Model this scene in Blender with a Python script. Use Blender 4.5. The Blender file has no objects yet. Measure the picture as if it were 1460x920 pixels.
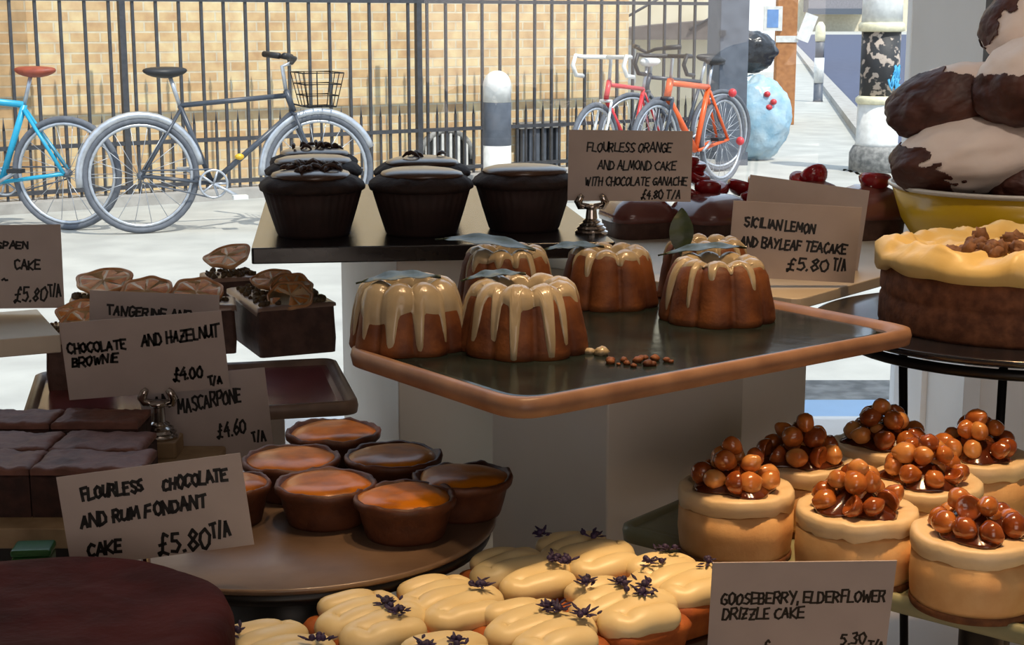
import bpy, math, random
from mathutils import Vector, Matrix, noise as mnoise
PI = math.pi
sc = bpy.context.scene
C = sc.collection
# ------------------------------------------------------------------ camera
FPX, CX, CY = 2200.0, 730.0, 460.0
PITCH = math.atan(430.0 / FPX)
EYE = Vector((0, 0, 1.28))
cam_d = bpy.data.cameras.new('camera'); cam = bpy.data.objects.new('camera', cam_d); C.objects.link(cam)
cam.location = EYE; cam.rotation_euler = (PI / 2 - PITCH, 0, 0)
cam_d.sensor_fit = 'HORIZONTAL'; cam_d.sensor_width = 36; cam_d.lens = FPX / 1460 * 36
cam_d.clip_start = 0.02; cam_d.clip_end = 1500
sc.camera = cam
# ------------------------------------------------------------------ light
w = bpy.data.worlds.new('sky'); sc.world = w; w.use_nodes = True
nt = w.node_tree; nt.nodes.clear()
wo = nt.nodes.new('ShaderNodeOutputWorld'); bg = nt.nodes.new('ShaderNodeBackground')
bg.inputs[0].default_value = (0.66, 0.80, 1.0, 1); bg.inputs[1].default_value = 1.75
nt.links.new(bg.outputs[0], wo.inputs[0])

def lamp(name, kind, loc, target, energy, color, size=0.3, spot=None, blend=0.6):
    d = bpy.data.lights.new(name, kind); o = bpy.data.objects.new(name, d); C.objects.link(o)
    o.location = loc
    o.rotation_euler = (Vector(target) - Vector(loc)).to_track_quat('-Z', 'Y').to_euler()
    d.energy = energy; d.color = color
    if kind == 'AREA': d.size = size
    if kind == 'SPOT': d.spot_size = spot; d.spot_blend = blend; d.shadow_soft_size = size
    if kind == 'SUN': d.angle = size
    return o
lamp('sun', 'SUN', (4, -5, 9.5), (0, 0, 0), 4.2, (1.0, 0.94, 0.84), 0.01)
lamp('ceiling_and_fill_spot', 'SPOT', (0.38, 0.92, 2.70), (0.27, 0.95, 0.95), 115, (1.0, 0.63, 0.32), 0.06, 0.56, 1.0)
lamp('ceiling_and_fill_spot', 'SPOT', (0.02, 0.80, 2.70), (0.03, 0.83, 0.95), 34, (1.0, 0.70, 0.42), 0.06, 0.44, 1.0)
lamp('ceiling_and_fill_spot', 'SPOT', (0.15, 0.30, 2.60), (0.56, 1.52, 1.10), 34, (1.0, 0.86, 0.74), 0.06, 0.34, 1.0)  # spot added to brighten the meringues, bowl and reveal on the right
lamp('overhead_fill', 'AREA', (0.6, -1.2, 2.9), (0.1, 1.2, 0.9), 6, (1.0, 0.86, 0.78), 1.2)  # soft fill added overhead to lift the ambient on camera-facing sides
lamp('rear_fill_light', 'AREA', (0.5, -2.8, 1.3), (0.2, 1.2, 0.9), 21, (1.0, 0.84, 0.74), 1.8)  # unseen fill added behind the camera to brighten upright faces
sc.view_settings.view_transform = 'Standard'; sc.view_settings.look = 'None'
sc.view_settings.exposure = 0.0; sc.view_settings.gamma = 1.0; sc.view_settings.use_curve_mapping = False
sc.cycles.use_denoising = True
sc.cycles.max_bounces = 8; sc.cycles.transparent_max_bounces = 12
sc.cycles.sample_clamp_indirect = 6.0

# ------------------------------------------------------------------ picture geometry -> world positions
def ray(px, py):
    c, s = math.cos(PITCH), math.sin(PITCH)
    v = (CY - py) / FPX
    return Vector(((px - CX) / FPX, c + s * v, -s + c * v))
def G(px, py, h):
    r = ray(px, py); return EYE + r * (h / -r.z)
def at(px, py, d):
    r = ray(px, py); return EYE + r * (d / r.y)

# ------------------------------------------------------------------ mesh helpers
class MB:
    def __init__(self): self.v = []; self.f = []; self.m = []; self.s = []
    def add(self, vs, fs, mi=0, smooth=True, M=None):
        b = len(self.v)
        for p in vs:
            p = Vector(p)
            self.v.append(M @ p if M is not None else p)
        for f in fs:
            self.f.append([b + i for i in f]); self.m.append(mi); self.s.append(smooth)
        return self
    def box(self, lo, hi, M=None, mi=0):
        x0, y0, z0 = lo; x1, y1, z1 = hi
        vs = [(x0, y0, z0), (x1, y0, z0), (x1, y1, z0), (x0, y1, z0), (x0, y0, z1), (x1, y0, z1), (x1, y1, z1), (x0, y1, z1)]
        return self.add(vs, [(0, 3, 2, 1), (4, 5, 6, 7), (0, 1, 5, 4), (1, 2, 6, 5), (2, 3, 7, 6), (3, 0, 4, 7)], mi, False, M)
    def lathe(self, prof, n=32, M=None, mi=0, rf=None, cap=True, smooth=True):
        vs, fs = [], []
        k = len(prof)
        for j, (r, z) in enumerate(prof):
            for i in range(n):
                a = 2 * PI * i / n
                rr, zz = (rf(r, z, a, j) if rf else (r, z))
                vs.append((rr * math.cos(a), rr * math.sin(a), zz))
        for j in range(k - 1):
            for i in range(n):
                i2 = (i + 1) % n
                fs.append((j * n + i, j * n + i2, (j + 1) * n + i2, (j + 1) * n + i))
        if cap:
            for j, flip in ((0, True), (k - 1, False)):
                zc = sum(vs[j * n + i][2] for i in range(n)) / n
                vs.append((0, 0, zc)); c = len(vs) - 1
                for i in range(n):
                    i2 = (i + 1) % n
                    fs.append((c, j * n + i2, j * n + i) if flip else (c, j * n + i, j * n + i2))
        return self.add(vs, fs, mi, smooth, M)
    def tube(self, pts, r, n=8, mi=0, closed=False, M=None, squash=1.0, cap=True):
        pts = [Vector(p) for p in pts]; k = len(pts)
        vs, fs = [], []
        up = Vector((0, 0, 1)); prev = None
        for j in range(k):
            a = pts[(j - 1) % k] if (closed or j > 0) else pts[j]
            b = pts[(j + 1) % k] if (closed or j < k - 1) else pts[j]
            t = (b - a).normalized() if (b - a).length > 1e-9 else Vector((1, 0, 0))
            if prev is None:
                ref = up if abs(t.z) < 0.95 else Vector((1, 0, 0))
                nx = t.cross(ref).normalized()
            else:
                nx = prev - t * prev.dot(t)
                nx = nx.normalized() if nx.length > 1e-6 else t.orthogonal().normalized()
            prev = nx; ny = nx.cross(t)
            rr = r[j] if isinstance(r, (list, tuple)) else r
            for i in range(n):
                an = 2 * PI * i / n
                d = nx * math.cos(an) * rr + ny * math.sin(an) * rr
                d.z *= squash
                vs.append(pts[j] + d)
        segs = k if closed else k - 1
        for j in range(segs):
            j2 = (j + 1) % k
            for i in range(n):
                i2 = (i + 1) % n
                fs.append((j * n + i, j * n + i2, j2 * n + i2, j2 * n + i))
        if cap and not closed:
            fs.append(tuple(range(n - 1, -1, -1))); fs.append(tuple((k - 1) * n + i for i in range(n)))
        return self.add(vs, fs, mi, True, M)
    def ball(self, c, r, nu=16, nv=10, M=None, mi=0, fn=None):
        c = Vector(c); r = Vector(r) if not isinstance(r, (int, float)) else Vector((r, r, r))
        vs, fs = [], []
        for j in range(nv + 1):
            ph = PI * j / nv - PI / 2
            for i in range(nu):
                th = 2 * PI * i / nu
                d = Vector((math.cos(ph) * math.cos(th), math.cos(ph) * math.sin(th), math.sin(ph)))
                s = fn(d) if fn else 1.0
                vs.append(c + Vector((d.x * r.x * s, d.y * r.y * s, d.z * r.z * s)))
        for j in range(nv):
            for i in range(nu):
                i2 = (i + 1) % nu
                fs.append((j * nu + i, j * nu + i2, (j + 1) * nu + i2, (j + 1) * nu + i))
        return self.add(vs, fs, mi, True, M)
    def prism(self, poly, z0, z1, M=None, mi=0, smooth=False):
        n = len(poly)
        vs = [(x, y, z0) for x, y in poly] + [(x, y, z1) for x, y in poly]
        fs = [tuple(range(n - 1, -1, -1)), tuple(range(n, 2 * n))] + [(i, (i + 1) % n, n + (i + 1) % n, n + i) for i in range(n)]
        return self.add(vs, fs, mi, smooth, M)
    def loops(self, rings, mi=0, smooth=True, capends=True, M=None):
        n = len(rings[0]); vs = [p for r in rings for p in r]; fs = []
        for j in range(len(rings) - 1):
            for i in range(n):
                i2 = (i + 1) % n
                fs.append((j * n + i, j * n + i2, (j + 1) * n + i2, (j + 1) * n + i))
        if capends:
            fs.append(tuple(range(n - 1, -1, -1))); fs.append(tuple((len(rings) - 1) * n + i for i in range(n)))
        return self.add(vs, fs, mi, smooth, M)
    def build(self, name, mat, parent=None, loc=None, rot=None, M=None, bevel=None, **tags):
        me = bpy.data.meshes.new(name)
        me.from_pydata([tuple(p) for p in self.v], [], self.f)
        mats = mat if isinstance(mat, (list, tuple)) else [mat]
        for x in mats: me.materials.append(x)
        me.polygons.foreach_set('material_index', self.m)
        me.polygons.foreach_set('use_smooth', self.s)
        me.update()
        o = bpy.data.objects.new(name, me); C.objects.link(o)
        if parent is not None: o.parent = parent
        if M is not None: o.matrix_local = M
        if loc is not None: o.location = loc
        if rot is not None: o.rotation_euler = rot if not isinstance(rot, (int, float)) else (0, 0, rot)
        if bevel:
            b = o.modifiers.new('round', 'BEVEL'); b.width = bevel; b.segments = 3; b.limit_method = 'ANGLE'
        for k, v in tags.items(): o[k] = v
        return o

def thing(name, label, cat, loc=(0, 0, 0), rot=0, group=None, M=None):
    o = bpy.data.objects.new(name, None); C.objects.link(o); o.empty_display_size = 0.02
    o.location = loc; o.rotation_euler = rot if not isinstance(rot, (int, float)) else (0, 0, rot)
    if M is not None: o.matrix_world = M
    o['label'] = label; o['category'] = cat
    if group: o['group'] = group
    return o
def tag(o, label, cat, group=None):
    o['label'] = label; o['category'] = cat
    if group: o['group'] = group
    return o
def struct(o): o['kind'] = 'structure'; return o
def basis(u, v, loc):
    """matrix with x=u, y=v made orthonormal, z=u x v"""
    u = Vector(u).normalized(); v = Vector(v); v = (v - u * v.dot(u)).normalized(); n = u.cross(v)
    return Matrix(((u.x, v.x, n.x, loc[0]), (u.y, v.y, n.y, loc[1]), (u.z, v.z, n.z, loc[2]), (0, 0, 0, 1)))
def nz(p, s, seed=0.0): return mnoise.noise(Vector(p) * s + Vector((seed * 7.13, seed * 3.7, seed * 1.9)))

# ------------------------------------------------------------------ materials
def lin(c): return tuple(((x / 255) / 12.92 if x / 255 <= 0.04045 else ((x / 255 + 0.055) / 1.055) ** 2.4) for x in c)
_mats = {}
def mat(name, c1, c2=None, scale=60, rough=0.6, metal=0.0, bump=0.0, bscale=None, coat=0.0, detail=4, sss=0.0, spec=None, thresh=(0.35, 0.65), trans=0.0, alpha=1.0):
    if name in _mats: return _mats[name]
    m = bpy.data.materials.new(name); m.use_nodes = True; t = m.node_tree; b = t.nodes['Principled BSDF']
    b.inputs['Roughness'].default_value = rough; b.inputs['Metallic'].default_value = metal
    b.inputs['Coat Weight'].default_value = coat; b.inputs['Coat Roughness'].default_value = 0.12
    if spec is not None: b.inputs['Specular IOR Level'].default_value = spec
    if trans: b.inputs['Transmission Weight'].default_value = trans
    if alpha < 1: b.inputs['Alpha'].default_value = alpha
    if sss:
        b.inputs['Subsurface Weight'].default_value = sss; b.inputs['Subsurface Radius'].default_value = (0.01, 0.006, 0.003)
        b.inputs['Subsurface Scale'].default_value = 0.5
    tc = t.nodes.new('ShaderNodeTexCoord')
    c1 = lin(c1); c2 = lin(c2) if c2 else tuple(x * 0.82 for x in c1)
    n = t.nodes.new('ShaderNodeTexNoise'); n.inputs['Scale'].default_value = scale; n.inputs['Detail'].default_value = detail
    r = t.nodes.new('ShaderNodeValToRGB'); r.color_ramp.elements[0].position = thresh[0]; r.color_ramp.elements[1].position = thresh[1]
    r.color_ramp.elements[0].color = (*c1, 1); r.color_ramp.elements[1].color = (*c2, 1)
    t.links.new(tc.outputs['Object'], n.inputs['Vector']); t.links.new(n.outputs['Fac'], r.inputs[0]); t.links.new(r.outputs[0], b.inputs['Base Color'])
    if bump:
        n2 = t.nodes.new('ShaderNodeTexNoise'); n2.inputs['Scale'].default_value = bscale or scale * 3; n2.inputs['Detail'].default_value = 5
        bp = t.nodes.new('ShaderNodeBump'); bp.inputs['Strength'].default_value = bump; bp.inputs['Distance'].default_value = 0.3 / (bscale or scale * 3)
        t.links.new(tc.outputs['Object'], n2.inputs['Vector']); t.links.new(n2.outputs['Fac'], bp.inputs['Height']); t.links.new(bp.outputs[0], b.inputs['Normal'])
    _mats[name] = m
    return m
def brick_mat(name, ca, cb, cm, bw=0.225, bh=0.075):
    m = bpy.data.materials.new(name); m.use_nodes = True; t = m.node_tree; b = t.nodes['Principled BSDF']
    b.inputs['Roughness'].default_value = 0.9
    tc = t.nodes.new('ShaderNodeTexCoord'); sp = t.nodes.new('ShaderNodeSeparateXYZ'); cb_ = t.nodes.new('ShaderNodeCombineXYZ')
    t.links.new(tc.outputs['Object'], sp.inputs[0]); t.links.new(sp.outputs['X'], cb_.inputs['X']); t.links.new(sp.outputs['Z'], cb_.inputs['Y'])
    k = t.nodes.new('ShaderNodeTexBrick'); k.inputs['Scale'].default_value = 1.0
    k.inputs['Brick Width'].default_value = bw; k.inputs['Row Height'].default_value = bh; k.inputs['Mortar Size'].default_value = 0.007
    k.inputs['Color1'].default_value = (*lin(ca), 1); k.inputs['Color2'].default_value = (*lin(cb), 1); k.inputs['Mortar'].default_value = (*lin(cm), 1)
    t.links.new(cb_.outputs[0], k.inputs['Vector'])
    n = t.nodes.new('ShaderNodeTexNoise'); n.inputs['Scale'].default_value = 9; n.inputs['Detail'].default_value = 6
    t.links.new(tc.outputs['Object'], n.inputs['Vector'])
    mx = t.nodes.new('ShaderNodeMix'); mx.data_type = 'RGBA'; mx.blend_type = 'OVERLAY'; mx.inputs[0].default_value = 0.55
    t.links.new(k.outputs['Color'], mx.inputs[6]); t.links.new(n.outputs['Fac'], mx.inputs[7]); t.links.new(mx.outputs[2], b.inputs['Base Color'])
    bp = t.nodes.new('ShaderNodeBump'); bp.inputs['Strength'].default_value = 0.7; bp.inputs['Distance'].default_value = 0.012; bp.invert = True
    t.links.new(k.outputs['Fac'], bp.inputs['Height']); t.links.new(bp.outputs[0], b.inputs['Normal'])
    return m
def glass_mat(name):
    m = bpy.data.materials.new(name); m.use_nodes = True; t = m.node_tree; t.nodes.clear()
    o = t.nodes.new('ShaderNodeOutputMaterial'); mx = t.nodes.new('ShaderNodeMixShader'); tr = t.nodes.new('ShaderNodeBsdfTransparent')
    gl = t.nodes.new('ShaderNodeBsdfGlossy'); lw = t.nodes.new('ShaderNodeLayerWeight'); pw = t.nodes.new('ShaderNodeMath'); fr = t.nodes.new('ShaderNodeMath')
    tr.inputs[0].default_value = (0.98, 0.99, 0.985, 1); gl.inputs['Roughness'].default_value = 0.0; pw.operation = 'POWER'; pw.inputs[1].default_value = 5; fr.operation = 'MULTIPLY_ADD'; fr.inputs[1].default_value = 0.9; fr.inputs[2].default_value = 0.03
    t.links.new(lw.outputs['Facing'], pw.inputs[0]); t.links.new(pw.outputs[0], fr.inputs[0])
    t.links.new(fr.outputs[0], mx.inputs[0]); t.links.new(tr.outputs[0], mx.inputs[1]); t.links.new(gl.outputs[0], mx.inputs[2]); t.links.new(mx.outputs[0], o.inputs[0])
    return m

M_card = mat('white_card', (184, 172, 167), (178, 166, 161), 40, 0.85)
M_ink = mat('black_ink', (16, 14, 14), None, 50, 0.5)
M_silver = mat('polished_silver', (205, 200, 195), None, 30, 0.16, 1.0)
M_white = mat('white_paint', (238, 236, 233), (232, 230, 226), 6, 0.55, bump=0.03)
M_plinth = mat('white_plinth_paint', (232, 230, 224), (226, 223, 216), 8, 0.5, bump=0.03)
M_interior = mat('shop_wall_paint', (196, 186, 174), (186, 176, 166), 5, 0.8)
M_floor = mat('shop_floor_boards', (120, 96, 74), (100, 80, 60), 8, 0.6)
M_counter = mat('counter_top', (200, 192, 184), (190, 182, 176), 10, 0.45)
M_frame = mat('dark_frame', (74, 76, 80), (66, 68, 72), 20, 0.5)
M_pave = mat('pale_paving', (176, 175, 168), (160, 159, 153), 3, 0.9, bump=0.15, bscale=60)
M_kerb = mat('kerb_stone', (170, 166, 160), (150, 146, 140), 8, 0.9, bump=0.2)
M_road = mat('shaded_asphalt', (76, 82, 104), (62, 68, 90), 4, 0.9, bump=0.2, bscale=80)  # the road's shade is put into this dark bluish colour
M_dark = mat('recess_darkness', (20, 21, 23), None, 20, 0.8)
M_fence = mat('fence_paint', (64, 64, 68), (50, 52, 56), 30, 0.5)
M_steel = mat('grey_steel', (92, 98, 108), (78, 84, 94), 12, 0.5)
M_slate = mat('dark_slate', (34, 33, 36), (26, 26, 29), 40, 0.22, bump=0.03, bscale=90, coat=0.0)
M_glaze_green = mat('dark_green_glaze', (20, 28, 28), (40, 50, 48), 22, 0.14, bump=0.05, bscale=45, spec=0.18)
M_clay = mat('tan_clay', (158, 122, 96), (134, 100, 78), 40, 0.42, bump=0.08)
M_pink = mat('pink_glaze', (132, 62, 66), (108, 46, 52), 30, 0.25, bump=0.08, coat=0.4)
M_greyclay = mat('grey_brown_clay', (140, 118, 104), (116, 96, 84), 30, 0.4, bump=0.08)
M_brownplate = mat('brown_stoneware', (132, 108, 88), (100, 80, 64), 14, 0.35, bump=0.06, coat=0.2)
M_darkstone = mat('black_stoneware', (28, 25, 24), (20, 18, 18), 30, 0.4)
M_sage = mat('sage_stoneware', (154, 156, 124), (138, 140, 110), 20, 0.4, bump=0.05, coat=0.2)
M_cream_board = mat('cream_stone', (216, 206, 188), (202, 190, 170), 12, 0.4)
M_case = mat('dark_paper_case', (50, 31, 28), (38, 24, 22), 60, 0.75)
M_choc_sponge = mat('chocolate_sponge', (44, 27, 23), (30, 18, 16), 160, 0.8, bump=0.6, bscale=350)
M_ganache = mat('chocolate_ganache', (84, 60, 46), (70, 48, 36), 60, 0.34, bump=0.05, bscale=120, coat=0.4)
M_shave = mat('chocolate_shaving', (66, 44, 34), (52, 33, 26), 100, 0.5)
M_bundt = mat('golden_sponge', (128, 74, 32), (80, 38, 15), 45, 0.62, bump=0.35, bscale=300, sss=0.0)
M_icing = mat('lemon_glaze', (182, 168, 140), (164, 148, 118), 50, 0.26, coat=0.15, bump=0.06)
M_leaf = mat('bay_leaf', (52, 66, 44), (40, 54, 38), 70, 0.35, bump=0.1)
M_tartshell = mat('brown_pastry', (98, 54, 30), (70, 36, 20), 60, 0.55, bump=0.3, bscale=260)
M_custard = mat('burnt_custard', (190, 112, 12), (112, 58, 8), 38, 0.3, coat=0.12, thresh=(0.42, 0.70), bump=0.06, spec=0.2)
M_cheese = mat('peanut_mousse', (228, 184, 126), (216, 166, 108), 60, 0.6, bump=0.25, bscale=200)
M_biscuit = mat('biscuit_base', (120, 76, 44), (92, 56, 32), 150, 0.8, bump=0.6, bscale=400)
M_whip = mat('whipped_cream', (238, 214, 172), (232, 204, 158), 50, 0.45, bump=0.15, bscale=140)
M_caramel = mat('dark_caramel', (96, 44, 18), (70, 28, 12), 60, 0.14, coat=0.6)
M_nut = mat('caramel_hazelnut', (206, 126, 58), (156, 80, 30), 70, 0.2, coat=0.7, bump=0.1, bscale=200)
M_cream = mat('piped_cream', (240, 222, 172), (236, 214, 160), 60, 0.4, bump=0.06, bscale=120)
M_loaf = mat('orange_sponge', (186, 104, 44), (152, 76, 28), 70, 0.7, bump=0.4, bscale=320)
M_petal = mat('purple_petal', (62, 46, 86), (40, 30, 60), 150, 0.6)
M_brownie = mat('brownie_crumb', (70, 42, 36), (50, 30, 26), 120, 0.75, bump=0.6, bscale=260)
M_brownietop = mat('brownie_crust', (128, 86, 74), (88, 54, 46), 45, 0.6, bump=0.5, bscale=70)
M_darkcake = mat('dark_flourless_cake', (84, 34, 31), (62, 25, 23), 26, 0.85, bump=0.5, bscale=60, spec=0.15)
M_glossychoc = mat('glossy_chocolate', (124, 72, 64), (106, 58, 52), 30, 0.2, coat=0.7)
M_slab = mat('chocolate_sponge_slab', (92, 64, 54), (70, 46, 38), 90, 0.65, bump=0.4, bscale=240)
M_peel = mat('dried_peel', (220, 168, 116), (190, 126, 76), 60, 0.6)
M_flesh = mat('dried_tangerine_flesh', (230, 150, 60), (190, 104, 34), 140, 0.6, bump=0.5, bscale=500)
M_pith = mat('pale_pith', (226, 190, 142), None, 60, 0.5)
M_pist = mat('chopped_pistachio', (110, 92, 58), (80, 62, 42), 120, 0.7)
M_cherry = mat('red_cherry', (176, 30, 36), (134, 16, 26), 50, 0.14, coat=0.6, sss=0.2)
M_cherryflesh = mat('cherry_flesh', (176, 40, 40), (150, 26, 30), 80, 0.15, coat=0.5)
M_yellow = mat('yellow_enamel', (214, 172, 22), (204, 160, 16), 12, 0.32, coat=0.3)
M_enamel = mat('white_enamel', (226, 220, 210), None, 12, 0.3)
M_meringue = mat('meringue', (240, 226, 216), (232, 214, 203), 22, 0.62, bump=0.12, bscale=60)
M_dip = mat('dipped_chocolate', (82, 44, 33), (58, 30, 23), 40, 0.55, bump=0.3, bscale=90)
M_carrot = mat('carrot_sponge', (140, 90, 60), (98, 58, 38), 110, 0.8, bump=0.7, bscale=240)
M_frost = mat('buttercream', (232, 206, 138), (224, 194, 120), 30, 0.42, bump=0.12, bscale=70)
M_walnut = mat('walnut', (138, 98, 70), (104, 70, 48), 120, 0.65, bump=0.5)
M_wire = mat('black_wire', (22, 22, 24), None, 20, 0.4, 0.3)
M_glassrim = mat('dark_plate_glaze', (36, 38, 46), (28, 30, 38), 20, 0.2, coat=0.4)
M_paleblock = mat('pale_wood', (168, 144, 112), (146, 122, 92), 50, 0.6)
M_tyre = mat('grey_rubber', (96, 100, 108), (84, 88, 96), 30, 0.7)
M_rim = mat('alloy_rim', (190, 194, 200), None, 30, 0.35, 0.6)
M_blackpl = mat('black_plastic', (30, 30, 32), None, 30, 0.5)
M_blkpaint = mat('graphite_paint', (66, 72, 82), (58, 64, 74), 20, 0.35)
M_cyan = mat('cyan_paint', (40, 160, 196), (36, 150, 186), 20, 0.35)
M_redp = mat('red_paint', (206, 60, 66), (196, 52, 58), 20, 0.35)
M_orangep = mat('orange_paint', (226, 96, 40), (216, 88, 34), 20, 0.35)
M_whitep = mat('white_gloss', (224, 224, 220), None, 20, 0.35)
M_leather = mat('red_brown_leather', (150, 70, 48), (132, 58, 38), 30, 0.5)
M_blackbag = mat('black_bin_bag', (34, 36, 40), (24, 26, 30), 20, 0.22, bump=0.5, bscale=14)
M_bluebag = mat('pale_blue_bag', (150, 190, 212), (190, 212, 222), 7, 0.28, bump=0.6, bscale=12, trans=0.15)
M_oak = mat('brown_timber', (176, 120, 72), (154, 100, 58), 20, 0.7)
M_signblue = mat('blue_print', (110, 150, 205), None, 20, 0.6)
M_stone = mat('grey_stone', (150, 148, 144), (104, 104, 102), 28, 0.9, bump=0.3)
M_creamp = mat('cream_paint', (232, 224, 190), None, 20, 0.5)
M_fade = mat('cream_render', (224, 214, 188), (212, 200, 172), 3, 0.9)
M_roof = mat('lean_to_roof_felt', (104, 96, 92), (86, 78, 74), 12, 0.9)
M_brick = brick_mat('stock_brick', (216, 190, 146), (196, 160, 116), (206, 192, 164))
M_brickdark = brick_mat('stock_brick_darker', (190, 158, 116), (170, 136, 96), (180, 162, 134))

# ------------------------------------------------------------------ the street
def dirmat(a, b, z=0.0):
    u = Vector((b[0] - a[0], b[1] - a[1], 0)).normalized()
    return basis(u, Vector((-u.y, u.x, 0)), (a[0], a[1], z)), (Vector((b[0], b[1], 0)) - Vector((a[0], a[1], 0))).length
struct(MB().box((-60, 2.06, -0.3), (90, 420, 0.0)).build('pavement', M_pave))
# road on the right with its kerb
k0, k1 = Vector((4.15, 18.6, 0)), Vector((24, 130, 0))
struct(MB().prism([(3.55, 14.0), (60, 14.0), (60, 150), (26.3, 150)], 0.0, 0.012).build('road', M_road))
Mk, Lk = dirmat((3.42, 14.0), (26.1, 150))
struct(MB().box((0, -0.12, 0), (Lk, 0.12, 0.09), Mk).build('kerb', M_kerb))
# far buildings
struct(MB().box((-20, 200, 0), (90, 210, 30)).build('far_terrace', M_fade))
struct(MB().box((5.55, 40, 0), (7.2, 52, 14)).build('white_building', M_white))
# brick wall behind the railings
FA, FB = (-4.4, 9.85), (1.98, 14.05)
Mf, Lf = dirmat(FA, FB)
WA, WB = (-6.2, 9.35), (1.05, 14.13)
Mw, Lw = dirmat(WA, WB)
struct(MB().box((-4, 0, 0), (Lw, 0.4, 6)).build('wall_back', M_brick, M=Mw))
struct(MB().box((-3.0, -0.09, 0), (3.27, 0.0, 6)).build('wall_pier', M_brickdark, M=Mw))
struct(MB().box((-2.5, -0.16, 0), (7.33, 0.16, 0.07)).build('kerb_plinth', M_kerb, M=Mf))
# arched cellar grille and low barred hatch in the wall
def on_wall(px, py, off=0.0):
    """point of the wall's face seen at px,py, in wall coordinates"""
    r = ray(px, py); n = Vector((Mw[0][1], Mw[1][1], 0)); p0 = Vector((WA[0], WA[1], 0))
    t = (p0 - EYE).dot(n) / r.dot(n); q = Mw.inverted() @ (EYE + r * t); return q
a0, a1, at_ = on_wall(592, 222), on_wall(668, 222), on_wall(630, 186)
xc, hw, zt = (a0.x + a1.x) / 2, (a1.x - a0.x) / 2, at_.z
g = thing('cellar_grille', 'dark arched cellar opening with pale bars low in brick wall', 'grille', M=Mw @ Matrix.Translation((xc, -0.03, 0.0)))
prof = [(hw * math.cos(PI * i / 16), zt * 0.35 + zt * 0.65 * math.sin(PI * i / 16)) for i in range(17)] + [(-hw, 0.0), (hw, 0.0)]
Rx = Matrix.Rotation(PI / 2, 4, 'X')
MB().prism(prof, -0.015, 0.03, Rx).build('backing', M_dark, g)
MB().tube([(hw * math.cos(PI * i / 16), -0.03, zt * 0.35 + zt * 0.65 * math.sin(PI * i / 16)) for i in range(17)], 0.03, 6).build('arch', M_stone, g)
for i in range(6):
    x = -hw * 0.75 + hw * 1.5 * i / 5
    MB().box((x - 0.012, -0.05, 0.02), (x + 0.012, -0.03, zt * 0.35 + zt * 0.6 * math.sqrt(max(0, 1 - (x / hw) ** 2)))).build('bar', M_whitep, g)
b0, b1 = on_wall(733, 238), on_wall(790, 172)
g = thing('hatch_grille', 'low grey barred hatch with flat cap beside striped bollard', 'grille', M=Mw @ Matrix.Translation((b0.x, -0.02, 0)))
bw = b1.x - b0.x; bh = b1.z
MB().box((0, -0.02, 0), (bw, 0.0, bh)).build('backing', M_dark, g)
MB().box((-0.03, -0.12, bh - 0.05), (bw + 0.03, 0.0, bh + 0.0)).build('cap', M_stone, g)
for i in range(6):
    x = bw * (i + 0.5) / 6
    MB().box((x - 0.018, -0.09, 0), (x + 0.018, -0.05, bh - 0.05)).build('bar', M_steel, g)
# railings
f = thing('railings', 'tall black iron railings with short spiked bars along brick wall', 'railings', M=Mf)
SP = 0.170
Lf = 7.33; nb = int((Lf - 0.05) / SP)
bar = None
for i in range(-14, nb + 1):
    x = 0.05 + i * SP
    m = MB(); m.box((x - 0.010, -0.010, 0.05), (x + 0.010, 0.010, 1.62)); m.lathe([(0.012, 1.62), (0.016, 1.64), (0.001, 1.72)], 6, Matrix.Translation((x, 0, 0)))
    m.build('bar', M_fence, f)
    if i < nb:
        m = MB(); m.box((x + SP / 2 - 0.008, -0.008, 0.05), (x + SP / 2 + 0.008, 0.008, 0.55)); m.lathe([(0.010, 0.55), (0.001, 0.64)], 6, Matrix.Translation((x + SP / 2, 0, 0)))
        m.build('short_bar', M_fence, f)
for z in (0.12, 0.43, 1.43):
    MB().box((-2.4, -0.02, z - 0.014), (Lf, 0.02, z + 0.014)).build('rail', M_fence, f)
for x in (2.01, 4.39):
    MB().box((x - 0.022, -0.022, 0.0), (x + 0.022, 0.022, 1.75)).build('post', M_fence, f)
# gate post beside the railings
p = G(1033, 235, 1.28)
gp = thing('gate_post', 'thick grey steel post at the end of the railings', 'post', (1.935, 14.06, 0), 0.3)
MB().box((-0.14, -0.14, 0), (0.14, 0.14, 2.6)).build('post_shaft', M_steel, gp, bevel=0.01)
MB().box((-0.155, -0.155, 0), (0.155, 0.155, 0.12)).build('foot_plate', M_steel, gp)
for z in (0.9, 1.15): MB().box((-0.15, -0.17, z), (-0.10, -0.13, z + 0.05)).build('hinge', M_fence, gp)
# lean-to beyond the railings
lt = thing('lean_to_shelter', 'cream walled lean-to with dark pitched roof behind the railings', 'shelter', (1.86, 18.2, 0), 0.06)
MB().box((-0.78, 0.5, 0), (0.78, 3.2, 3.2)).build('shelter_wall', M_fade, lt)
MB().box((-0.70, 0.49, 0.55), (-0.35, 0.5, 1.0)).build('panel', M_whitep, lt)
MB().prism([(-0.86, 1.17), (-0.72, 1.07), (0.80, 1.07), (0.80, 1.32), (-0.2, 1.24)], -0.45, 0.25, Rx).build('shelter_roof', M_roof, lt)
for x in (-0.83, 0.15):
    MB().tube([(x, -0.28, 1.18), (x + 0.85, -0.28, 1.66)], 0.016, 6).build('brace', M_fence, lt)
struct(MB().box((0.4, 21.5, 0), (2.95, 22, 6)).build('yard_wall', M_fade))

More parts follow.
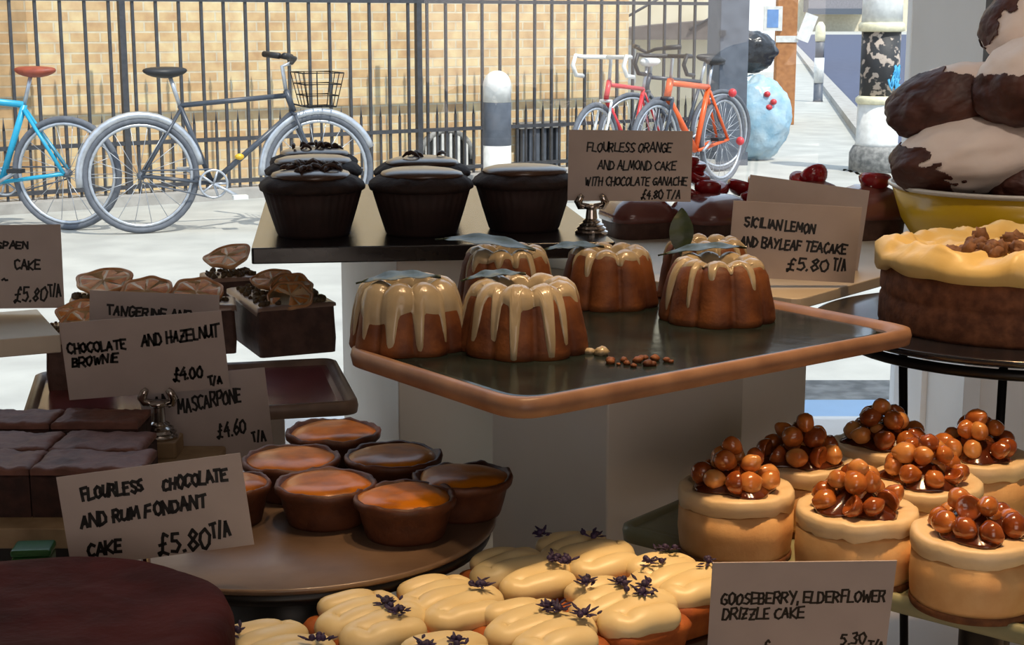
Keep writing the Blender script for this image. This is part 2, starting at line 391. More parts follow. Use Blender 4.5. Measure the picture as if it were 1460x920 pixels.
# ------------------------------------------------------------------ bikes
def wheel(parent, name, c, R, mt, fender=None, spokes=18, tw=0.019):
    ang = [2 * PI * i / 40 for i in range(40)]
    tyre = MB().tube([(c[0] + R * math.cos(a), c[1], c[2] + R * math.sin(a)) for a in ang], tw, 8, closed=True).build(name, mt, parent)
    MB().tube([(c[0] + (R - 0.028) * math.cos(a), c[1], c[2] + (R - 0.028) * math.sin(a)) for a in ang], 0.012, 6, closed=True).build('rim', M_rim, tyre)
    s = MB()
    for i in range(spokes):
        a = 2 * PI * i / spokes
        s.tube([(c[0] + 0.015 * math.cos(a + 0.9), c[1] + 0.02 * (-1) ** i, c[2] + 0.015 * math.sin(a + 0.9)), (c[0] + (R - 0.03) * math.cos(a), c[1], c[2] + (R - 0.03) * math.sin(a))], 0.0022, 4)
    s.build('spokes', M_rim, tyre)
    MB().lathe([(0.02, -0.045), (0.024, -0.03), (0.016, 0), (0.024, 0.03), (0.02, 0.045)], 12, Matrix.Translation(c) @ Rx).build('hub', M_steel, tyre)
    if fender:
        fa = [PI * (0.05 + 1.0 * i / 20) if name == 'rear_wheel' else PI * (0.12 + 0.9 * i / 20) for i in range(21)]
        MB().tube([(c[0] + (R + 0.032) * math.cos(a), c[1], c[2] + (R + 0.032) * math.sin(a)) for a in fa], 0.024, 8, squash=1).build('mudguard', fender, parent)
    return tyre
def bike(name, label, rear, front, mf, tyre=None, saddle=None, bars='flat', fender=None, basket=False, forkmat=None, barmat=None, R=0.335, tube=0.016, dz=0.0):
    rear = Vector(rear); front = Vector(front); rear.z = front.z = 0
    u = (front - rear); wb = u.length; u.normalize()
    b = thing(name, label, 'bicycle', (rear.x, rear.y, 0.0), math.atan2(u.y, u.x))
    t = tyre or M_tyre
    z = R + 0.019
    rh, fh = Vector((0, 0, z)), Vector((wb, 0, z))
    bb = Vector((0.43, 0, z - 0.06)); st = Vector((0.25, 0, z + 0.42)); ht = Vector((wb - 0.20, 0, z + 0.50)); hb = Vector((wb - 0.155, 0, z + 0.37))
    wheel(b, 'rear_wheel', tuple(rh), R, t, fender); wheel(b, 'front_wheel', tuple(fh), R, t, fender)
    fr = MB()
    for p, q, r in ((bb, st, tube), (st, ht + Vector((0, 0, -0.03)), tube), (bb, hb, tube * 1.15), (ht, hb, tube * 1.25)): fr.tube([p, q], r, 8)
    for s in (-1, 1):
        o = Vector((0, 0.05 * s, 0)); fr.tube([rh + o, bb + o * 0.5], tube * 0.6, 6); fr.tube([rh + o, st + Vector((0, 0.015 * s, -0.03))], tube * 0.55, 6)
    fr.build('frame', mf, b)
    fk = MB()
    for s in (-1, 1): fk.tube([hb + Vector((0, 0.045 * s, -0.02)), hb + Vector((0.05, 0.05 * s, -0.16)), fh + Vector((0, 0.05 * s, 0))], tube * 0.7, 6)
    fk.tube([hb + Vector((0, -0.05, -0.015)), hb + Vector((0, 0.05, -0.015))], tube * 0.8, 6)
    fk.build('fork', forkmat or mf, b)
    sd = st + Vector((-0.05, 0, 0.17))
    MB().tube([st, sd], 0.013, 8).build('seat_post', M_rim, b)
    sm = MB(); sm.ball((sd.x - 0.03, 0, sd.z + 0.03), (0.135, 0.075, 0.035), 20, 10, fn=lambda d: 1.0 - 0.0 * d.x)
    for i, vtx in enumerate(sm.v):
        k = (vtx.x - (sd.x - 0.03)) / 0.135
        vtx.y *= 1.0 - 0.62 * max(0, k); vtx.z += 0.012 * k * k
    sm.build('saddle', saddle or M_blackpl, b)
    bt = ht + Vector((-0.02, 0, 0.15))
    MB().tube([ht, bt, bt + Vector((0.06, 0, 0.02))], 0.013, 8).build('stem', M_rim, b)
    hbm = MB(); bx = bt + Vector((0.06, 0, 0.02))
    if bars == 'drop':
        for s in (-1, 1):
            hbm.tube([bx, bx + Vector((0, 0.2 * s, 0)), bx + Vector((0.09, 0.21 * s, 0.01)), bx + Vector((0.13, 0.21 * s, -0.06)), bx + Vector((0.08, 0.21 * s, -0.13)), bx + Vector((-0.02, 0.21 * s, -0.14))], 0.016, 8)
    else:
        for s in (-1, 1): hbm.tube([bx, bx + Vector((0.0, 0.1 * s, 0.03)), bx + Vector((-0.10, 0.28 * s, 0.05))], 0.014, 8)
    hbm.build('handlebar', barmat or M_blackpl, b)
    if bars == 'flat':
        for s in (-1, 1): MB().tube([bx + Vector((-0.04, 0.16 * s, 0.04)), bx + Vector((-0.11, 0.29 * s, 0.05))], 0.02, 8).build('grip', M_blackpl, b)
    ck = MB(); ck.tube([(bb.x + 0.085 * math.cos(2 * PI * i / 28), -0.05, bb.z + 0.085 * math.sin(2 * PI * i / 28)) for i in range(28)], 0.008, 6, closed=True)
    for i in range(5): ck.tube([(bb.x, -0.05, bb.z), (bb.x + 0.085 * math.cos(2 * PI * i / 5), -0.05, bb.z + 0.085 * math.sin(2 * PI * i / 5))], 0.008, 5)
    a = 0.5
    ck.tube([bb + Vector((0, -0.07, 0)), bb + Vector((0.17 * math.cos(a), -0.07, -0.17 * math.sin(a)))], 0.011, 6)
    ck.tube([bb + Vector((0, 0.07, 0)), bb + Vector((-0.17 * math.cos(a), 0.07, 0.17 * math.sin(a)))], 0.011, 6)
    ck.build('crankset', M_rim, b)
    for s in (-1, 1):
        c = bb + Vector((-s * 0.17 * math.cos(a), 0.11 * s, s * 0.17 * math.sin(a)))
        MB().box((c.x - 0.045, c.y - 0.035, c.z - 0.012), (c.x + 0.045, c.y + 0.035, c.z + 0.012)).build('pedal', M_whitep if basket else M_blackpl, b)
    ch = MB()
    for s in (-1, 1): ch.tube([bb + Vector((0, -0.05, 0.09 * s)), rh + Vector((0, -0.05, 0.035 * s))], 0.005, 4)
    ch.build('chain', M_steel, b)
    if basket:
        k = MB(); cx, cz = wb - 0.0, z + 0.40
        for zz, e in ((0, 0.09), (0.07, 0.10), (0.14, 0.115), (0.21, 0.13)):
            k.tube([(cx - e, -e * 1.3, cz + zz), (cx + e, -e * 1.3, cz + zz), (cx + e, e * 1.3, cz + zz), (cx - e, e * 1.3, cz + zz)], 0.004, 4, closed=True)
        for sx in (-1, -0.33, 0.33, 1):
            for sy in (-1, 1):
                k.tube([(cx + 0.09 * sx, 0.117 * sy, cz), (cx + 0.13 * sx, 0.169 * sy, cz + 0.21)], 0.003, 4)
                k.tube([(cx + 0.09 * sy, 0.117 * sx, cz), (cx + 0.13 * sy, 0.169 * sx, cz + 0.21)], 0.003, 4)
            k.tube([(cx + 0.09 * sx, -0.117, cz), (cx + 0.09 * sx, 0.117, cz)], 0.003, 4)
        k.build('basket', M_wire, b)
        MB().tube([(wb - 0.17, 0, z + 0.42), (wb - 0.09, 0, z + 0.40), (wb + 0.09, 0, z + 0.40)], 0.006, 6).build('basket_bracket', M_wire, b)
        MB().ball((0.60, -0.03, z + 0.10), (0.03, 0.02, 0.02), 10, 6).build('reflector', M_yellow, b)
    return b
bike('bicycle', 'graphite bicycle with front basket and black saddle leaning by the railings', G(205, 333, 1.28), G(457, 321, 1.28), M_blkpaint, M_tyre, None, 'flat', M_rim, True, M_blkpaint)
rb, d = G(100, 328, 1.28), None
bike('bicycle', 'cyan blue bicycle with red-brown saddle cut by the photo edge', rb, rb + Vector((-1.0, 0.12, 0)), M_cyan, M_tyre, M_leather, 'flat', None, False, None, None, 0.335, 0.021)
fr_ = at(843, 281, 11.2)
bike('bicycle', 'red and white racing bicycle with white drop handlebars', (1.13, 12.02, 0), (0.60, 11.2, 0), M_redp, M_tyre, M_whitep, 'drop', None, False, M_whitep, M_whitep)
ob = bike('bicycle', 'orange framed bicycle with two red rear lamps beside the blue bag', (1.68, 12.36, 0), (1.07, 11.54, 0), M_orangep, M_tyre, M_blackpl, 'drop', None, False, M_blkpaint, M_blackpl, tube=0.022)
for xx, zz in ((-0.05, 0.72), (-0.20, 0.33)):
    MB().ball((xx, 0.05, zz), (0.03, 0.035, 0.035), 12, 8).build('rear_lamp', M_redp, ob)
bike('bicycle', 'dark bicycle leaning on the railings behind the orange one', (1.80, 13.38, 0), (0.98, 12.78, 0), M_blkpaint, M_tyre, None, 'flat')

# ------------------------------------------------------------------ bollards, posts, bags
p = G(709, 270, 1.28)
b = thing('bollard', 'stout white bollard with grey band and rounded top before railings', 'bollard', (p.x, p.y, 0))
r = 0.108
MB().lathe([(r * 1.02, 0), (r, 0.02), (r, 0.34)], 28).build('base', M_whitep, b)
MB().lathe([(r * 0.98, 0.34), (r * 1.0, 0.345), (r * 1.0, 0.665), (r * 0.98, 0.67)], 28).build('band', M_steel, b)
MB().lathe([(r, 0.67), (r, 0.80)] + [(r * math.cos(i * PI / 16), 0.80 + 0.11 * math.sin(i * PI / 16)) for i in range(1, 8)], 28).build('cap', M_whitep, b)
p = G(1248, 244, 1.28)
b = thing('bollard', 'large white painted post with stickered black band and blue graffiti', 'bollard', (p.x, p.y, 0))
MB().lathe([(0.23, 0), (0.23, 0.16), (0.20, 0.22)], 28).build('base', M_stone, b)
MB().lathe([(0.19, 0.22), (0.18, 0.25), (0.175, 0.58)], 28).build('shaft', M_whitep, b)
MB().lathe([(0.18, 0.58), (0.195, 0.60), (0.195, 0.63), (0.17, 0.65)], 28).build('ring', M_creamp, b)
mb_ = mat('stickered_black', (44, 44, 46), (176, 160, 146), 16, 0.6, thresh=(0.55, 0.60), detail=2)
MB().lathe([(0.165, 0.65), (0.165, 1.19)], 28).build('band', mb_, b)
gr = MB(); rnd = random.Random(5)
for k in range(9):
    a0 = -1.35 + 0.5 * rnd.random(); z0 = 0.71 + 0.17 * rnd.random()
    gr.tube([(0.168 * math.cos(a0 + 0.10 * i), 0.168 * math.sin(a0 + 0.10 * i), z0 + 0.045 * math.sin(i * 1.6 + k)) for i in range(6)], 0.010, 5)
gr.build('graffiti', mat('blue_spray', (70, 170, 220), None, 20, 0.5), b)
MB().lathe([(0.17, 1.19), (0.195, 1.20), (0.195, 1.25), (0.175, 1.27)], 28).build('ring', M_creamp, b)
MB().lathe([(0.172, 1.27), (0.168, 1.46)] + [(0.168 * math.cos(i * PI / 12), 1.46 + 0.1 * math.sin(i * PI / 12)) for i in range(1, 6)], 28).build('cap', M_whitep, b)
p = G(1166, 145, 1.28)
b = thing('bollard', 'slim black bollard with white bands beside the kerb', 'bollard', (p.x, p.y, 0))
MB().lathe([(0.085, 0), (0.075, 0.03), (0.075, 0.30)], 20).build('base', M_steel, b)
MB().lathe([(0.08, 0.30), (0.08, 0.70)], 20).build('band', M_whitep, b)
MB().lathe([(0.072, 0.70), (0.072, 0.96)], 20).build('shaft', M_steel, b)
MB().lathe([(0.078, 0.96), (0.085, 1.05), (0.075, 1.2), (0.03, 1.27)], 20).build('cap', M_creamp, b)
wp = thing('timber_post', 'brown timber post with blue and white notices', 'post', (3.42, 19.6, 0))
MB().box((-0.125, -0.09, 0), (0.125, 0.09, 3.2)).build('post_shaft', M_oak, wp, bevel=0.01)
n1 = MB().box((-0.30, -0.12, 1.16), (-0.07, -0.09, 1.46)).build('notice', M_whitep, wp)
MB().box((-0.26, -0.124, 1.20), (-0.12, -0.12, 1.42)).build('print', M_signblue, n1)
n2 = MB().box((-0.08, -0.02, -0.17), (0.08, 0.0, 0.17)).build('notice', M_whitep, wp, loc=(0.24, -0.1, 1.20), rot=(0, 0.35, 0))
MB().box((-0.14, -0.1, 1.02), (0.14, -0.09, 1.10)).build('tape', M_whitep, wp)
def bag(name, label, c, r, mt, seed, knot=True):
    t = thing(name, label, 'bag', (c[0], c[1], c[2]))
    m = MB()
    def fn(d):
        s = 1 + 0.10 * nz(d, 2.2, seed) + 0.07 * nz(d, 5.5, seed + 2) + 0.03 * nz(d, 13, seed + 4)
        if d.z > 0.45: s *= 1 - 0.25 * (d.z - 0.45)
        return s
    m.ball((0, 0, r[2] * 0.94), r, 56, 36, fn=fn)
    for v in m.v: v.z = max(v.z, 0.0 + 0.004 * math.sin(v.x * 40))
    m.build('bag_body', mt, t)
    if not knot: return t
    m = MB(); zt = r[2] * 1.72
    m.lathe([(r[0] * 0.22, zt - 0.06), (r[0] * 0.10, zt + 0.06), (r[0] * 0.22, zt + 0.14), (r[0] * 0.28, zt + 0.17)], 18, rf=lambda rr, z, a, j: (rr * (1 + 0.25 * math.sin(a * 4 + j)), z + 0.02 * math.sin(a * 3)), cap=False)
    m.build('bag_neck', mt, t)
    return t
p = G(1085, 231, 1.28)
bg_ = bag('rubbish_bag', 'pale blue translucent rubbish bag slumped on the pavement', (p.x - 0.04, p.y + 0.24, 0), (0.34, 0.26, 0.43), M_bluebag, 1, False)
pm = MB()
for k, (x, z) in enumerate(((-0.02, 0.62), (0.04, 0.55), (0.0, 0.50))):
    pm.ball((x + 0.10, -0.225 - 0.004 * k, z), (0.032, 0.03, 0.028), 10, 6)
pm.build('print', M_redp, bg_)
for sg in (-1, 1):
    MB().ball((-0.20 + 0.07 * sg, 0, 0.80), (0.05, 0.04, 0.10), 14, 10, fn=lambda d: 1 + 0.2 * nz(d, 3, sg)).build('bag_ear', M_bluebag, bg_)
bag('rubbish_bag', 'shiny black rubbish bag lying on top of the pale blue one', (p.x - 0.14, p.y + 0.34, 0.80), (0.31, 0.22, 0.22), M_blackbag, 7, False)
cn = thing('shop_canopy', 'grey canopy on the far side of the street', 'canopy', (40.8, 199.9, 2.4))
MB().prism([(-3.8, 0), (3.8, 0), (3.8, 2.6), (-3.8, 2.6)], 0, 3.4, Rx).build('canopy_cover', mat('grey_canvas', (140, 136, 140), None, 5, 0.7), cn)
MB().box((-3.9, -3.5, -0.3), (3.9, -3.4, 0.4)).build('canopy_fringe', M_steel, cn)

# ------------------------------------------------------------------ the shop
ZC = 0.73                                          # display counter height
struct(MB().box((-3.2, -3, -0.1), (3.2, 2.06, 0)).build('floor', M_floor))
struct(MB().box((-3.2, -3, 3.0), (3.2, 2.2, 3.15)).build('ceiling', M_interior))
struct(MB().box((-3.2, -3.1, 0), (3.2, -3.0, 3.0)).build('wall_rear', M_interior))
struct(MB().box((-3.3, -3, 0), (-3.2, 2.2, 3.0)).build('wall_left', M_interior))
struct(MB().box((3.2, -3, 0), (3.3, 2.2, 3.0)).build('wall_right', M_interior))
struct(MB().box((-3.2, 2.0, 0), (3.2, 2.16, ZC - 0.05)).build('wall_below_window', M_white))
struct(MB().box((-3.2, 2.0, 2.5), (3.2, 2.16, 3.0)).build('wall_above_window', M_white))
struct(MB().box((-3.2, 2.0, ZC - 0.05), (-2.2, 2.16, 2.5)).build('wall_beside_window', M_white))
# white window column and reveal at the right
def vwall(name, a, b, m, z0=ZC - 0.05, z1=2.5, th=0.05):
    u = Vector((b[0] - a[0], b[1] - a[1])).normalized(); n = Vector((-u.y, u.x))
    n = n if n.x > 0 else -n
    pl = [a, b, (b[0] + n.x * th, b[1] + n.y * th), (a[0] + n.x * th, a[1] + n.y * th)]
    return struct(MB().prism(pl, z0, z1).build(name, m))
vwall('wall_reveal', (0.543, 2.16), (0.5715, 1.900), M_white)
vwall('trim_1', (0.5715, 1.900), (0.5760, 1.884), M_frame)
vwall('wall_splay', (0.5760, 1.884), (0.90, 1.70), M_white)
struct(MB().box((0.88, 1.72, 0), (3.2, 2.16, 3.0)).build('wall_front', M_white))
vwall('trim_2', (0.549, 2.04), (0.5505, 2.02), M_white, ZC - 0.05, 0.99)
vwall('trim_3', (0.568, 1.888), (0.585, 1.876), M_white, ZC - 0.05, 1.0, 0.01)
wn = struct(MB().box((-2.2, 2.140, ZC - 0.05), (0.545, 2.146, 2.5)).build('window_1', glass_mat('window_glass')))
struct(MB().box((-2.2, 2.12, 2.42), (0.546, 2.16, 2.5)).build('window_frame', M_frame))
struct(MB().box((-2.2, 2.0, ZC - 0.05), (0.546, 2.16, ZC - 0.01)).build('window_sill', M_white))
# street side of the sill, the sky's reflection put into its pale blue colour
struct(MB().box((0.18, 2.16, 0), (1.2, 2.42, 0.68)).build('outer_sill', mat('sky_reflection_blue', (150, 190, 228), None, 6, 0.5)))
struct(MB().box((0.18, 2.42, 0), (1.2, 2.58, 0.675)).build('outer_sill', M_stone))
ct = thing('display_counter', 'long pale counter under the cake stands at the window', 'counter', (0, 0, 0))
MB().box((-1.6, 0.50, ZC - 0.035), (0.86, 1.99, ZC)).build('worktop', M_counter, ct)
MB().box((-1.55, 0.55, 0.0), (0.82, 1.98, ZC - 0.035)).build('cabinet', M_white, ct)

# ------------------------------------------------------------------ plinths
def HZ(h): return EYE.z - h
E1 = Vector((0.585, -0.811, 0)); E2 = Vector((0.811, 0.585, 0))      # tray directions: left-front edge, front-right edge
def plinth(label, corner, wl, wr, top, a=None, b=None):
    a = a or -E1; b = b or E2
    c = Vector((corner[0], corner[1], 0))
    pts = [c, c + b * wr, c + b * wr + a * wl, c + a * wl]
    cen = (pts[0] + pts[2]) / 2
    o = MB().prism([(q.x - cen.x, q.y - cen.y) for q in pts], 0, top - ZC).build('display_plinth', M_plinth, loc=(cen.x, cen.y, ZC), bevel=0.0015)
    return tag(o, label, 'plinth')
BH = 0.177; TH = 0.210
p = at(566, 420, 1.27)
plinth('white box plinth under the black muffin board', (p.x, 1.27), 0.327, 0.086, HZ(BH) - 0.014, Vector((-0.25, 0.968, 0)), Vector((0.968, 0.25, 0)))
p = at(866, 640, 1.075)
plinth('white box plinth under the dark green tray of glazed bundt cakes', (p.x, 1.075), 0.145, 0.135, HZ(TH) - 0.013)
plinth('grey-white plinth under the pale board of cherry cakes', (0.184, 1.235), 0.10, 0.118, HZ(0.215) - 0.010, Vector((-0.77, 0.64, 0)), Vector((0.64, 0.77, 0)))
plinth('white plinth under the pink tray of tangerine cakes', (-0.30, 1.23), 0.11, 0.112, HZ(0.303) - 0.011, Vector((-0.2, 0.98, 0)), Vector((0.98, 0.2, 0)))
plinth('white plinth under the cream stone board', (-0.56, 1.20), 0.10, 0.09, HZ(0.25) - 0.015, Vector((-0.2, 0.98, 0)), Vector((0.98, 0.2, 0)))

# ------------------------------------------------------------------ boards and trays
def rrect(w, d, r, n=6, o=0.0):
    w2, d2, r = w / 2 + o, d / 2 + o, max(r + o, 0.001)
    pts = []
    for cx, cy, a0 in ((w2 - r, d2 - r, 0), (-w2 + r, d2 - r, PI / 2), (-w2 + r, -d2 + r, PI), (w2 - r, -d2 + r, 1.5 * PI)):
        for i in range(n + 1):
            a = a0 + PI / 2 * i / n; pts.append((cx + r * math.cos(a), cy + r * math.sin(a)))
    return pts
def tray(name, label, corner, u, v, lu, lv, ztop, m_rim, m_in, rim_w=0.011, rim_h=0.004, th=0.011, r=0.018):
    u = Vector(u).normalized(); v = Vector(v).normalized()
    c = Vector((corner[0], corner[1], 0)) + u * lu / 2 + v * lv / 2
    ang = math.atan2(u.y, u.x)
    t = thing(name, label, 'tray', (c.x, c.y, ztop), ang)
    rr = lambda o, z: [(x, y, z) for x, y in rrect(lu, lv, r, 6, o)]
    MB().loops([rr(-0.010, -th), rr(-0.001, -th * 0.75), rr(0.0, -th * 0.2), rr(-0.001, rim_h * 0.7), rr(-0.004, rim_h), rr(-rim_w * 0.8, rim_h * 0.6), rr(-rim_w, -0.0012)], capends=False).build('rim', m_rim, t)
    m = MB(); m.loops([rr(-0.010, -th), rr(-rim_w * 1.02, -th + 0.001), rr(-rim_w, -0.001), rr(-rim_w - 0.006, 0.0)], smooth=False, capends=True); m.build('tray_surface', m_in, t)
    return t
def inset(poly, o):
    n = len(poly); out = []
    for i in range(n):
        a, b, c = Vector(poly[i - 1]), Vector(poly[i]), Vector(poly[(i + 1) % n])
        d1, d2 = (b - a).normalized(), (c - b).normalized(); n1, n2 = Vector((-d1.y, d1.x)), Vector((-d2.y, d2.x))
        k = (n1 + n2) / (1 + n1.dot(n2)); out.append(b + k * o)
    return out
def rpoly(poly, r, n=7):
    out = []; m_ = len(poly)
    for i in range(m_):
        a, b, c = Vector(poly[i - 1]), Vector(poly[i]), Vector(poly[(i + 1) % m_])
        p0, p2 = b + (a - b).normalized() * r, b + (c - b).normalized() * r
        for k in range(n + 1):
            t = k / n; q = p0 * (1 - t) ** 2 + b * 2 * t * (1 - t) + p2 * t * t; out.append((q.x, q.y))
    return out
front = G(738, 583, TH); left = G(484, 500, TH); right = G(1317, 474, TH)
u = right - front; v = left - front
u.z = v.z = 0; back = right + (v - u.normalized() * v.dot(u.normalized())).normalized() * 0.232
cen = (front + left + right + back) / 4; quad = [Vector((q.x - cen.x, q.y - cen.y)) for q in (front, right, back, left)]
tq = thing('serving_tray', 'dark green glazed four cornered tray with tan clay rim under bundt cakes', 'tray', (cen.x, cen.y, HZ(TH)))
rr = lambda o, z: [(x, y, z) for x, y in rpoly(inset(quad, o), 0.022)]
MB().loops([rr(0.010, -0.011), rr(0.001, -0.008), rr(0.0, -0.002), rr(0.001, 0.0026), rr(0.004, 0.0036), rr(0.009, 0.002), rr(0.0115, -0.0012)], capends=False).build('rim', M_clay, tq)
MB().loops([rr(0.010, -0.011), rr(0.0118, -0.010), rr(0.0115, -0.001), rr(0.017, 0.0)], smooth=False).build('tray_surface', M_glaze_green, tq)
# muffin board
fl, frn = G(358, 354, BH), G(878, 345, BH)
u = (frn - fl).normalized(); v = Vector((-u.y, u.x, 0))
c = fl + u * (frn - fl).length / 2 + v * 0.24
o = MB().prism(rrect((frn - fl).length, 0.48, 0.002, 2), -0.013, 0).build('serving_board', M_slate, loc=(c.x, c.y, HZ(BH)), rot=math.atan2(u.y, u.x), bevel=0.001)
tag(o, 'black slate board carrying the dark chocolate muffins', 'board')
# pale board under cherry cakes and the yellow bowl
u = Vector((0.64, 0.77, 0)); v = Vector((-0.77, 0.64, 0)); c = Vector((0.225, 1.195, 0)) + u * 0.26 + v * 0.17
o = MB().prism(rrect(0.52, 0.34, 0.01, 4), -0.009, 0).build('serving_board', M_cream_board, loc=(c.x, c.y, HZ(0.215)), rot=math.atan2(u.y, u.x), bevel=0.001)
tag(o, 'pale stone board under cherry cakes and yellow bowl', 'board')
# pink tray
PH = 0.303
fr = G(514, 579, PH); u = Vector((-0.975, -0.2236, 0)); v = Vector((-0.2236, 0.975, 0))
tray('serving_tray', 'pink glazed tray with grey-brown rim under tangerine cakes', fr, v, u, 0.172, 0.262, HZ(PH), M_greyclay, M_pink, 0.010, 0.004, 0.010, 0.014)
# cream stone board at far left
CH = 0.25
q = G(86, 477, CH); u = Vector((-0.9, -0.42, 0)).normalized(); v = Vector((-0.42, 0.9, 0)).normalized()
c = q + u * 0.10 + v * 0.062
o = MB().prism([(u.x * a + v.x * b, u.y * a + v.y * b) for a, b in ((-0.10, -0.062), (-0.10, 0.062), (0.10, 0.062), (0.10, -0.062))][::-1], -0.015, 0).build('serving_board', M_cream_board, loc=(c.x, c.y, HZ(CH)), bevel=0.001)
tag(o, 'cream stone board with a price card, cut by left photo edge', 'board')
# round tart plate
TPH = 0.305
c = G(414, 738, TPH); rad = (G(708, 742, TPH).x - c.x)
tp = thing('round_plate', 'round brown stoneware plate with black underside holding glossy tarts', 'plate', (c.x, c.y, HZ(TPH)))
TPC = c.copy(); TPR = rad
MB().lathe([(rad * 0.97, -0.004), (rad, -0.001), (rad * 0.995, 0.0012), (rad * 0.97, 0.0), (rad * 0.6, 0.0)], 64).build('plate_top', M_brownplate, tp)
MB().lathe([(rad * 0.45, -0.022), (rad * 0.75, -0.018), (rad * 0.97, -0.010), (rad * 0.985, -0.004)], 64).build('plate_base', M_darkstone, tp)
MB().lathe([(0.045, ZC - HZ(TPH)), (0.042, -0.06), (0.05, -0.021)], 32).build('pedestal', M_darkstone, tp)
# cheesecake tray
CKH = 0.337
u = Vector((0.77, -0.64, 0)); v = Vector((0.64, 0.77, 0)); K = Vector((0.070, 1.000, 0))
ctr = tray('serving_tray', 'square sage green tray under the hazelnut cheesecakes', K, u, v, 0.36, 0.25, HZ(CKH), M_sage, M_sage, 0.008, 0.002, 0.012, 0.012)
cc = thing('tray_stand', 'short black stand under the sage green tray', 'stand', (0.300, 0.93, ZC))
zt = HZ(CKH) - 0.012 - ZC
MB().lathe([(0.035, 0), (0.035, 0.006), (0.014, 0.012), (0.014, zt - 0.01), (0.03, zt)], 24).build('stand_column', M_darkstone, cc)
MB().lathe([(0.05, 0), (0.05, 0.004)], 24).build('stand_foot', M_darkstone, cc)
for pos in ((0.17, 1.00), (0.33, 1.00)):
    MB().lathe([(0.02, 0), (0.012, 0.008), (0.012, zt - 0.006), (0.02, zt)], 20).build('stand_column', M_darkstone, cc, loc=(pos[0] - 0.300, pos[1] - 0.93, 0))
# board under the loaf cakes
LBH = 0.338
lb = MB().prism(rrect(0.30, 0.17, 0.006, 3), -0.010, 0).build('serving_board', M_slate, loc=(0.018, 0.790, HZ(LBH)), rot=math.atan2(0.60, 0.80), bevel=0.001)
tag(lb, 'black board under the cream topped loaf cakes', 'board')
o = MB().box((-0.10, -0.05, 0), (0.10, 0.05, HZ(LBH) - 0.010 - ZC)).build('display_plinth', M_plinth, loc=(0.018, 0.790, ZC), rot=math.atan2(0.60, 0.80)); tag(o, 'low plinth under the black board of loaf cakes', 'plinth')
# brownie board
BRH = 0.325
o = MB().prism(rrect(0.235, 0.20, 0.004, 3), -0.014, 0).build('serving_board', M_paleblock, loc=(-0.340, 1.062, HZ(BRH)), rot=0.0, bevel=0.001)
tag(o, 'pale wooden board under the chocolate brownies', 'board')
o = MB().box((-0.06, -0.05, 0), (0.06, 0.05, HZ(BRH) - 0.014 - ZC)).build('display_plinth', M_darkstone, loc=(-0.36, 1.08, ZC)); tag(o, 'dark block under the brownie board', 'plinth')
# carrot cake stand
KH = 0.226
c = G(1440, 462, KH); rad = 0.147; KC = c.copy()
o = thing('round_plate', 'round dark blue-black plate under the frosted cake', 'plate', (c.x, c.y, HZ(KH)))
MB().lathe([(rad * 0.5, -0.006), (rad * 0.9, -0.006), (rad * 0.99, -0.002), (rad, 0.0015), (rad * 0.985, 0.002), (rad * 0.9, 0.0), (rad * 0.5, 0.0)], 72).build('plate_top', M_glassrim, o)
MB().lathe([(rad * 0.5, -0.0085), (rad * 0.55, -0.0085), (rad * 0.55, -0.006)], 48).build('foot_ring', M_glassrim, o)
sx = thing('wire_stand', 'black wire cake stand with thin legs under the round dark plate', 'stand', (c.x, c.y, ZC))
zs = HZ(KH) - 0.0125 - ZC
MB().tube([(0.125 * math.cos(2 * PI * i / 48), 0.125 * math.sin(2 * PI * i / 48), zs) for i in range(48)], 0.004, 8, closed=True).build('ring', M_wire, sx)
MB().tube([(-0.125, 0, zs), (0.125, 0, zs)], 0.0036, 8).build('cross_wire', M_wire, sx)
MB().tube([(0, -0.125, zs), (0, 0.125, zs)], 0.0036, 8).build('cross_wire', M_wire, sx)
for (lx, ly) in ((-0.068, -0.014), (-0.016, -0.042), (0.10, -0.02), (0.07, 0.09), (-0.04, 0.10)):
    MB().tube([(lx * 1.25, ly * 1.25, zs), (lx, ly, 0.0)], 0.0034, 8).build('leg', M_wire, sx)

